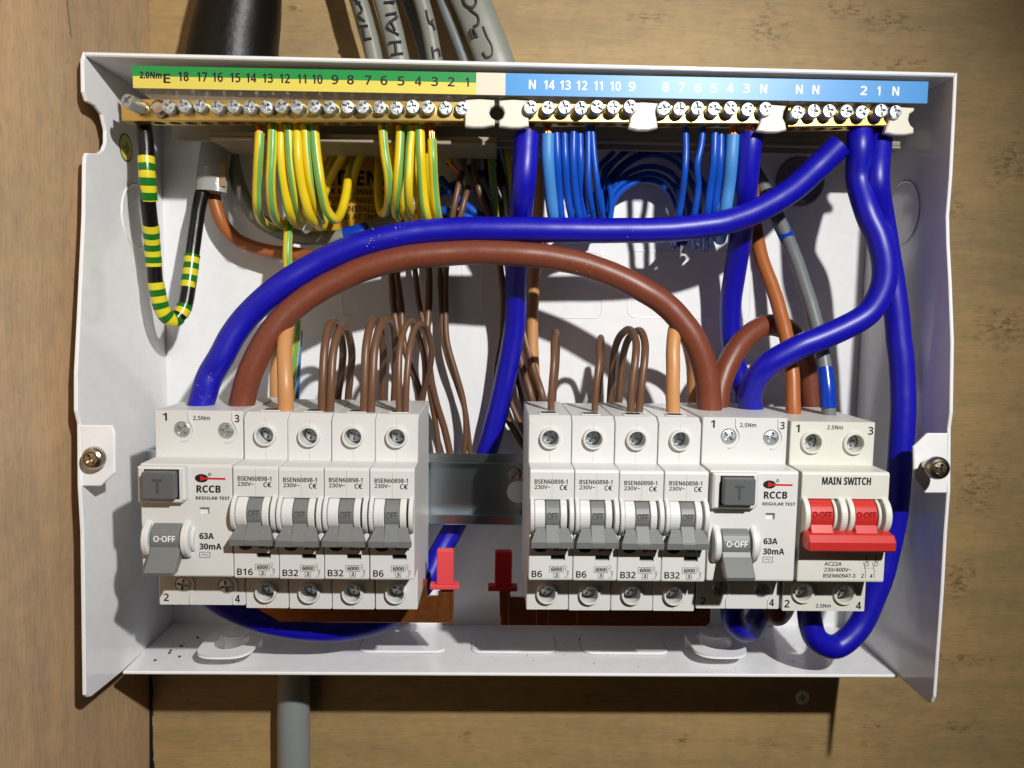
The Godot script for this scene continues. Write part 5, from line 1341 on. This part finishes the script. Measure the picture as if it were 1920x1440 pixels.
	# blue ones crossing in the shade behind the earths
	for r in [["blue wire crossing in the shade, upper of the crossing pair", [Vector3(-65.6, 120.3, 10.0), Vector3(-52.5, 132.3, 10.0), Vector3(-36.8, 140.0, 9.0), Vector3(-21.1, 146.2, 8.0), Vector3(-6.7, 153.9, 7.0)], 2.4], ["blue wire in the shade, catching light above the arch", [Vector3(-27.4, 149.8, 9.0), Vector3(-20.8, 141.5, 13.0), Vector3(-12.8, 134.8, 16.0), Vector3(-6.3, 130.3, 16.0), Vector3(1.7, 125.3, 12.0)], 2.0], ["blue wire in the shade, lowest above the arch", [Vector3(-30.8, 134.5, 12.0), Vector3(-20.7, 132.4, 14.0), Vector3(-10.2, 129.3, 15.0), Vector3(0.3, 124.7, 12.0)], 2.2]]: neutral_wire(r[0], r[1], r[2])
	var low := neutral_wire("light blue wire low behind the earth wire that drops alone", [Vector3(-97.0, 73.7, 12.0), Vector3(-98.0, 55.2, 13.0), Vector3(-98.7, 36.6, 14.0), Vector3(-99.7, 20.5, 14.0)], 2.0)
	low.get_child(0).material_override = M.light_blue
	# live loops over the left breakers
	var loops := [
		["brown wire left of the pair in the first B32 breaker", [Vector3(-71.5, 35.2, 76.0), Vector3(-71.4, 41.6, 76.0), Vector3(-71.1, 55.5, 76.0), Vector3(-71.0, 68.6, 72.0), Vector3(-70.9, 77.0, 64.0), Vector3(-70.9, 79.2, 54.0), Vector3(-71.0, 74.8, 42.0), Vector3(-71.5, 65.7, 32.0), Vector3(-73.2, 56.4, 26.0), Vector3(-75.9, 40.5, 22.0), Vector3(-76.7, 21.7, 20.0)], 1.62],
		["brown wire right of the pair in the first B32 breaker", [Vector3(-68.1, 35.3, 76.0), Vector3(-68.1, 41.6, 76.0), Vector3(-67.6, 55.5, 76.0), Vector3(-67.5, 67.6, 72.0), Vector3(-66.8, 74.8, 65.0), Vector3(-66.5, 76.7, 55.0), Vector3(-66.4, 72.4, 43.0), Vector3(-66.8, 62.6, 33.0), Vector3(-68.7, 51.4, 27.0), Vector3(-70.7, 39.2, 22.0), Vector3(-71.4, 21.8, 20.0)], 1.62],
		["brown wire left of the pair in the second B32 breaker", [Vector3(-54.1, 35.5, 76.0), Vector3(-54.1, 41.8, 76.0), Vector3(-53.9, 55.7, 76.0), Vector3(-53.6, 70.0, 72.0), Vector3(-52.9, 78.5, 64.0), Vector3(-52.3, 80.0, 54.0), Vector3(-52.0, 75.5, 42.0), Vector3(-52.4, 64.8, 32.0), Vector3(-53.3, 51.6, 26.0), Vector3(-54.1, 38.1, 22.0), Vector3(-54.4, 22.0, 20.0)], 1.62],
		["brown wire right of the pair in the second B32 breaker", [Vector3(-51.0, 35.5, 76.0), Vector3(-51.0, 41.8, 76.0), Vector3(-50.3, 55.7, 76.0), Vector3(-50.0, 69.0, 72.0), Vector3(-48.7, 77.8, 64.0), Vector3(-47.4, 80.1, 54.0), Vector3(-46.4, 76.4, 42.0), Vector3(-46.6, 66.1, 32.0), Vector3(-47.6, 51.6, 26.0), Vector3(-48.4, 38.2, 22.0), Vector3(-48.6, 22.0, 20.0)], 1.62],
		["brown wire left of the thin pair in the left B6 breaker", [Vector3(-39.1, 35.7, 76.0), Vector3(-39.2, 42.0, 76.0), Vector3(-39.4, 55.9, 76.0), Vector3(-39.3, 69.1, 72.0), Vector3(-38.2, 77.5, 64.0), Vector3(-36.5, 79.8, 54.0), Vector3(-34.7, 74.1, 44.0), Vector3(-32.8, 62.6, 34.0), Vector3(-33.2, 49.3, 26.0), Vector3(-35.3, 35.7, 22.0), Vector3(-36.2, 19.5, 20.0)], 1.3],
		["brown wire right of the thin pair in the left B6 breaker", [Vector3(-36.5, 35.7, 76.0), Vector3(-36.5, 42.0, 76.0), Vector3(-36.1, 55.9, 76.0), Vector3(-35.5, 68.0, 72.0), Vector3(-34.1, 76.5, 64.0), Vector3(-32.1, 78.7, 56.0), Vector3(-29.9, 75.0, 48.0), Vector3(-28.7, 66.8, 42.0), Vector3(-29.9, 57.8, 36.0), Vector3(-33.3, 46.9, 28.0), Vector3(-35.9, 37.3, 24.0), Vector3(-37.8, 19.5, 20.0)], 1.3],
		["brown wire looped edge-on over the first breaker of the right row", [Vector3(25.4, 35.0, 66.0), Vector3(25.3, 41.5, 66.0), Vector3(25.3, 51.3, 66.0), Vector3(26.1, 62.8, 64.0), Vector3(26.4, 70.7, 58.0), Vector3(27.8, 75.4, 48.0), Vector3(29.6, 71.2, 36.0), Vector3(30.3, 58.1, 28.0), Vector3(29.6, 44.7, 24.0), Vector3(30.1, 20.3, 20.0)], 1.4],
		["brown wire looped edge-on over the second breaker of the right row", [Vector3(44.5, 35.2, 66.0), Vector3(44.3, 41.8, 66.0), Vector3(44.7, 53.9, 66.0), Vector3(46.0, 64.2, 63.0), Vector3(46.7, 69.8, 57.0), Vector3(48.8, 73.6, 48.0), Vector3(51.1, 67.7, 36.0), Vector3(51.8, 55.8, 28.0), Vector3(51.1, 42.4, 24.0), Vector3(51.7, 20.6, 20.0)], 1.3],
		["brown wire left of the double loop over the right row", [Vector3(60.4, 35.4, 66.0), Vector3(60.2, 42.0, 66.0), Vector3(60.5, 54.1, 66.0), Vector3(62.1, 66.8, 63.0), Vector3(62.9, 73.5, 56.0), Vector3(61.5, 77.6, 46.0), Vector3(58.8, 73.6, 36.0), Vector3(57.5, 63.6, 28.0), Vector3(57.4, 50.3, 24.0), Vector3(57.4, 34.3, 22.0), Vector3(57.8, 20.6, 20.0)], 1.6],
		["brown wire right of the double loop over the right row", [Vector3(63.9, 35.5, 66.0), Vector3(63.7, 42.0, 66.0), Vector3(64.2, 54.2, 66.0), Vector3(65.9, 65.7, 63.0), Vector3(67.0, 72.4, 56.0), Vector3(66.4, 76.9, 46.0), Vector3(63.8, 73.7, 36.0), Vector3(62.6, 65.0, 28.0), Vector3(62.4, 51.7, 24.0), Vector3(62.2, 34.3, 22.0), Vector3(62.3, 20.7, 20.0)], 1.6]]
	for r in loops: live_wire(r[0], r[1], r[2] * 1.08)
	# lives coming down behind the brown arch
	var falls := [
		["brown wire falling behind the loops, leftmost of the first pair", [Vector3(-54.9, 124.7, 8.0), Vector3(-51.6, 100.9, 10.0), Vector3(-49.9, 86.4, 13.0), Vector3(-47.9, 72.0, 16.0), Vector3(-48.3, 56.2, 17.0), Vector3(-48.9, 37.5, 16.0), Vector3(-47.7, 12.9, 14.0)], 1.6],
		["brown wire falling behind the loops, right of the first pair", [Vector3(-50.6, 124.7, 8.0), Vector3(-48.5, 101.0, 10.0), Vector3(-46.2, 86.4, 13.0), Vector3(-44.5, 69.4, 16.0), Vector3(-40.1, 56.5, 20.0), Vector3(-36.5, 45.8, 18.0), Vector3(-34.4, 29.4, 14.0)], 1.6],
		["brown wire of the second falling pair, thinner one", [Vector3(-42.2, 124.9, 8.0), Vector3(-39.5, 103.8, 10.0), Vector3(-37.3, 87.9, 12.0), Vector3(-34.9, 77.4, 15.0), Vector3(-33.0, 64.4, 18.0), Vector3(-31.4, 45.8, 17.0), Vector3(-28.4, 26.6, 13.0), Vector3(-26.7, 10.1, 12.0)], 1.3],
		["brown wire of the second falling pair, thicker one", [Vector3(-34.2, 125.0, 8.0), Vector3(-32.8, 103.9, 10.0), Vector3(-32.7, 86.6, 13.0), Vector3(-33.2, 74.8, 16.0), Vector3(-32.0, 61.9, 20.0), Vector3(-29.0, 43.2, 17.0), Vector3(-23.8, 23.9, 13.0), Vector3(-20.8, 10.2, 12.0)], 1.65],
		["brown wire of the third falling pair, left one swinging out by the bare rail", [Vector3(-28.4, 125.1, 8.0), Vector3(-27.1, 101.4, 9.0), Vector3(-26.3, 85.5, 10.0), Vector3(-25.6, 72.2, 11.0), Vector3(-22.3, 58.9, 12.0), Vector3(-17.9, 46.9, 12.0), Vector3(-14.0, 34.8, 12.0), Vector3(-11.1, 12.7, 10.0)], 1.3],
		["brown wire of the third falling pair, right one by the bare rail", [Vector3(-23.1, 125.2, 8.0), Vector3(-24.4, 101.4, 9.0), Vector3(-24.1, 85.5, 11.0), Vector3(-23.1, 69.6, 13.0), Vector3(-19.5, 56.4, 14.0), Vector3(-15.6, 43.1, 14.0), Vector3(-13.6, 29.6, 14.0), Vector3(-14.3, 10.2, 12.0)], 1.35],
		["brown wire falling close left of the thick blue cable", [Vector3(0.3, 125.7, 8.0), Vector3(2.7, 107.2, 8.0), Vector3(4.6, 91.3, 8.0), Vector3(4.3, 75.2, 8.0), Vector3(1.4, 53.6, 8.0), Vector3(3.7, 37.3, 9.0), Vector3(9.9, 26.6, 10.0), Vector3(18.2, 13.0, 10.0)], 1.5],
		["brown wire emerging right of the thick blue cable, upper one", [Vector3(7.0, 125.7, 9.0), Vector3(10.8, 102.0, 9.0), Vector3(14.9, 75.5, 12.0), Vector3(19.8, 57.2, 18.0), Vector3(23.9, 44.6, 24.0), Vector3(25.8, 33.9, 22.0), Vector3(27.3, 17.6, 20.0)], 1.6],
		["brown wire emerging right of the thick blue cable, second one", [Vector3(6.0, 102.0, 7.0), Vector3(9.6, 80.7, 8.0), Vector3(14.0, 59.5, 14.0), Vector3(18.3, 45.5, 20.0), Vector3(20.6, 33.6, 20.0), Vector3(21.6, 17.2, 18.0)], 1.6],
		["brown wire emerging right of the thick blue cable, thin third one", [Vector3(9.5, 91.4, 6.0), Vector3(8.7, 69.9, 7.0), Vector3(11.6, 53.8, 9.0), Vector3(15.6, 37.7, 11.0), Vector3(19.7, 18.7, 11.0)], 1.2],
		["brown wire peeping out beside the first right breaker near the rail", [Vector3(7.1, 69.8, 6.0), Vector3(5.8, 48.1, 7.0), Vector3(10.3, 35.9, 8.0), Vector3(14.8, 26.5, 9.0), Vector3(21.0, 12.8, 9.0)], 1.3],
		["brown wire among the cut ends, bowed in the gap above the arch", [Vector3(-11.7, 173.3, 14.0), Vector3(-11.0, 159.9, 18.0), Vector3(-9.8, 149.5, 20.0), Vector3(-6.8, 139.4, 20.0), Vector3(-3.9, 132.3, 17.0), Vector3(-0.9, 122.6, 12.0)], 1.5],
		["brown wire among the cut ends, paler left one of a pair", [Vector3(-16.5, 151.7, 18.0), Vector3(-17.9, 144.1, 21.0), Vector3(-19.8, 135.1, 22.0), Vector3(-21.3, 126.5, 20.0), Vector3(-23.2, 119.4, 14.0)], 1.4],
		["brown wire among the cut ends, right one of a pair", [Vector3(-13.4, 145.0, 16.0), Vector3(-15.3, 136.9, 19.0), Vector3(-17.3, 129.2, 19.0), Vector3(-19.0, 119.5, 14.0)], 1.4]]
	for r in falls: live_wire(r[0], r[1], r[2] * 1.08)
	# white and black sleeves in the shade
	for r in [["white sleeved end beside the bowed brown wire, left side", [Vector3(-12.1, 167.3, 16.0), Vector3(-12.7, 159.6, 19.0), Vector3(-12.9, 154.9, 19.0)], 1.5, M.sheath], ["white sleeved end beside the bowed brown wire, right side", [Vector3(-8.8, 167.6, 15.0), Vector3(-7.6, 160.1, 17.0), Vector3(-7.0, 153.1, 17.0)], 1.4, M.sheath], ["white sheath scrap behind the frayed copper stub", [Vector3(-19.1, 161.8, 10.0), Vector3(-16.8, 155.7, 13.0), Vector3(-14.1, 149.2, 14.0), Vector3(-12.5, 145.7, 12.0)], 3.0, M.sheath], ["small white sheath scrap low in the dark bundle", [Vector3(3.7, 146.3, 10.0), Vector3(4.9, 138.3, 12.0), Vector3(6.1, 130.5, 12.0)], 1.2, M.sheath], ["black sleeved wire in the dark bundle, left one", [Vector3(-21.4, 175.6, 8.0), Vector3(-18.0, 165.2, 10.0), Vector3(-13.2, 153.6, 11.0), Vector3(-6.4, 140.6, 12.0), Vector3(0.3, 126.8, 10.0)], 2.4, M.tape_black], ["black sleeved wire in the dark bundle, right one", [Vector3(-13.6, 176.2, 6.0), Vector3(-6.8, 162.0, 8.0), Vector3(-1.3, 149.0, 9.0), Vector3(4.2, 136.1, 9.0), Vector3(7.0, 123.2, 8.0)], 3.2, M.tape_black], ["black sleeved wire furthest back in the dark bundle", [Vector3(-7.0, 176.6, 5.0), Vector3(-2.9, 165.1, 6.0), Vector3(2.7, 147.1, 5.0), Vector3(7.0, 128.8, 5.0)], 3.6, M.tape_black], ["black sleeved wire crossing behind the earth group", [Vector3(-61.0, 122.1, 6.0), Vector3(-50.1, 128.7, 8.0), Vector3(-36.9, 132.3, 8.0), Vector3(-23.6, 130.5, 8.0), Vector3(-7.7, 126.9, 7.0)], 3.4, M.tape_black]]:
		cable("cable_sleeve", r[0], "cable sleeve", "cut sleeves in the dark bundle", r[3], r[2], r[1])


func build_outside() -> void:
	# above the case
	cable("black_cable_boot", "fat black tape-wrapped cable entering the top of the case at the left", "cable boot", "", M.gland, 10.3, [Vector3(-105.7, 318.4, 26.0), Vector3(-114.8, 249.3, 26.0), Vector3(-118.3, 228.1, 26.0), Vector3(-119.6, 218.6, 26.0), Vector3(-121.8, 206.7, 26.0), Vector3(-123.2, 192.3, 26.0)], 1.0, 10.8)
	var hg := "grey cables above the case with felt pen notes"
	var k1 := cable("grey_cable", "grey cable above the case with pen letters HA, leftmost of the labelled ones", "grey cable", hg, M.grey, 3.9, [Vector3(-91.8, 320.1, 24.0), Vector3(-69.2, 244.3, 24.0), Vector3(-64.6, 227.8, 24.0), Vector3(-60.6, 213.6, 24.0), Vector3(-57.9, 201.6, 24.0), Vector3(-55.7, 189.6, 24.0)])
	writing(k1, [[Vector3(-66.3, 227.2, 28.0), Vector3(-62.6, 221.5, 28.2), Vector3(-64.6, 219.6, 28.2), Vector3(-61.5, 216.9, 28.0)], [Vector3(-64.6, 214.5, 28.0), Vector3(-60.0, 215.0, 28.0)], [Vector3(-62.2, 214.0, 28.2), Vector3(-61.4, 209.2, 28.2)], [Vector3(-62.2, 208.8, 28.0), Vector3(-58.3, 209.4, 28.0)], [Vector3(-65.6, 224.8, 28.0), Vector3(-63.4, 225.4, 28.0)]], 0.55)
	var k2 := cable("grey_cable", "grey cable above the case with pen letters HAI, second of the labelled ones", "grey cable", hg, M.grey, 5.0, [Vector3(-79.0, 321.8, 22.0), Vector3(-58.0, 245.5, 22.0), Vector3(-53.5, 228.9, 22.0), Vector3(-49.5, 214.6, 22.0), Vector3(-46.5, 202.0, 22.0), Vector3(-43.9, 190.4, 22.0)], 0.8)
	writing(k2, [[Vector3(-52.9, 226.1, 26.2), Vector3(-47.8, 226.8, 26.0)], [Vector3(-52.1, 220.6, 26.3), Vector3(-47.0, 221.8, 26.0)], [Vector3(-46.5, 220.4, 26.0), Vector3(-51.4, 215.4, 26.4), Vector3(-46.0, 211.8, 26.0)], [Vector3(-49.7, 217.8, 26.4), Vector3(-47.7, 213.8, 26.2)], [Vector3(-50.7, 208.2, 26.3), Vector3(-44.8, 209.0, 26.0)], [Vector3(-47.7, 208.1, 26.3), Vector3(-47.2, 203.5, 26.3)], [Vector3(-49.7, 202.8, 26.3), Vector3(-44.0, 203.7, 26.0)]], 0.6)
	var k3 := cable("grey_cable", "grey cable above the case with two small pen hooks, third of the labelled ones", "grey cable", hg, M.grey, 3.7, [Vector3(-58.8, 323.7, 20.0), Vector3(-41.4, 246.8, 20.0), Vector3(-36.0, 230.1, 20.0), Vector3(-32.7, 218.1, 20.0), Vector3(-30.1, 203.6, 20.0), Vector3(-28.5, 191.3, 20.0)])
	writing(k3, [[Vector3(-33.7, 224.2, 23.8), Vector3(-32.4, 219.2, 23.8), Vector3(-30.9, 217.6, 23.6)], [Vector3(-32.6, 218.2, 23.8), Vector3(-30.2, 220.1, 23.4)], [Vector3(-31.2, 219.7, 23.6), Vector3(-29.4, 215.6, 23.3)], [Vector3(-30.8, 207.7, 23.7), Vector3(-30.0, 202.4, 23.7)], [Vector3(-30.3, 205.3, 23.7), Vector3(-27.9, 206.9, 23.4), Vector3(-26.8, 203.6, 23.2)]], 0.5)
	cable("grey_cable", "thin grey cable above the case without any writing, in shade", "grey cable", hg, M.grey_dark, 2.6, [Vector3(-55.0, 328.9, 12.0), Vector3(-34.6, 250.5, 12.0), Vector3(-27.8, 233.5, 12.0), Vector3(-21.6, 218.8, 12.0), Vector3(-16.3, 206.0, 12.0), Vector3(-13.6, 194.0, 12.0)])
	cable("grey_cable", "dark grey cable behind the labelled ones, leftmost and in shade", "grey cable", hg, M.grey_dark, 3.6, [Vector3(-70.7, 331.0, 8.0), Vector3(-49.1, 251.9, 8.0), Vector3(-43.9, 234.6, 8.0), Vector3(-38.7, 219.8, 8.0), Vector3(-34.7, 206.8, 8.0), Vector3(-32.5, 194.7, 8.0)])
	var k5 := cable("grey_cable", "widest grey cable above the case with a pen word reading Cvo, rightmost", "grey cable", hg, M.grey, 9.0, [Vector3(-49.3, 325.3, 18.0), Vector3(-21.5, 248.2, 18.0), Vector3(-12.8, 231.5, 18.0), Vector3(-6.5, 217.0, 18.0), Vector3(-1.3, 203.9, 18.0), Vector3(3.2, 192.6, 18.0)], 0.55)
	writing(k5, [[Vector3(-7.2, 217.7, 23.0), Vector3(-5.4, 213.3, 23.1), Vector3(-2.9, 208.6, 23.0), Vector3(-2.8, 204.7, 23.0), Vector3(-5.3, 203.6, 23.1), Vector3(-7.1, 206.0, 23.1)], [Vector3(-17.1, 231.3, 23.0), Vector3(-15.1, 227.0, 23.2), Vector3(-12.1, 226.1, 23.2), Vector3(-10.4, 228.6, 23.1), Vector3(-11.6, 231.5, 23.0)], [Vector3(-14.3, 226.6, 23.1), Vector3(-12.6, 224.7, 23.2), Vector3(-9.5, 221.9, 23.2), Vector3(-9.5, 218.5, 23.2), Vector3(-11.5, 217.5, 23.1)], [Vector3(-13.0, 216.5, 23.0), Vector3(-11.9, 212.2, 23.1)], [Vector3(-11.7, 216.6, 23.0), Vector3(-9.7, 212.7, 23.1)], [Vector3(-12.4, 212.7, 23.1), Vector3(-9.9, 213.7, 23.1)]], 0.62)
	# below the case
	cable("grey_conduit", "grey plastic conduit running down the plywood below the case", "conduit", "", M.conduit, 8.4, [Vector3(-101.8, -95.4, 9.0), Vector3(-102.0, -115.6, 9.0), Vector3(-102.1, -156.7, 9.0), Vector3(-102.1, -192.4, 9.0), Vector3(-102.8, -296.9, 9.0)])
	var st := tool()
	screw_head(st, 3.9, 0.5, 0.55, 2.4, 1.0, 0.1, 0.05)
	tag(obj("wood_screw", done(st), M.zinc_dull, self, Vector3(170.5, -121.4, 0.2)), "zinc cross-head wood screw driven flush into the plywood below the case", "screw")
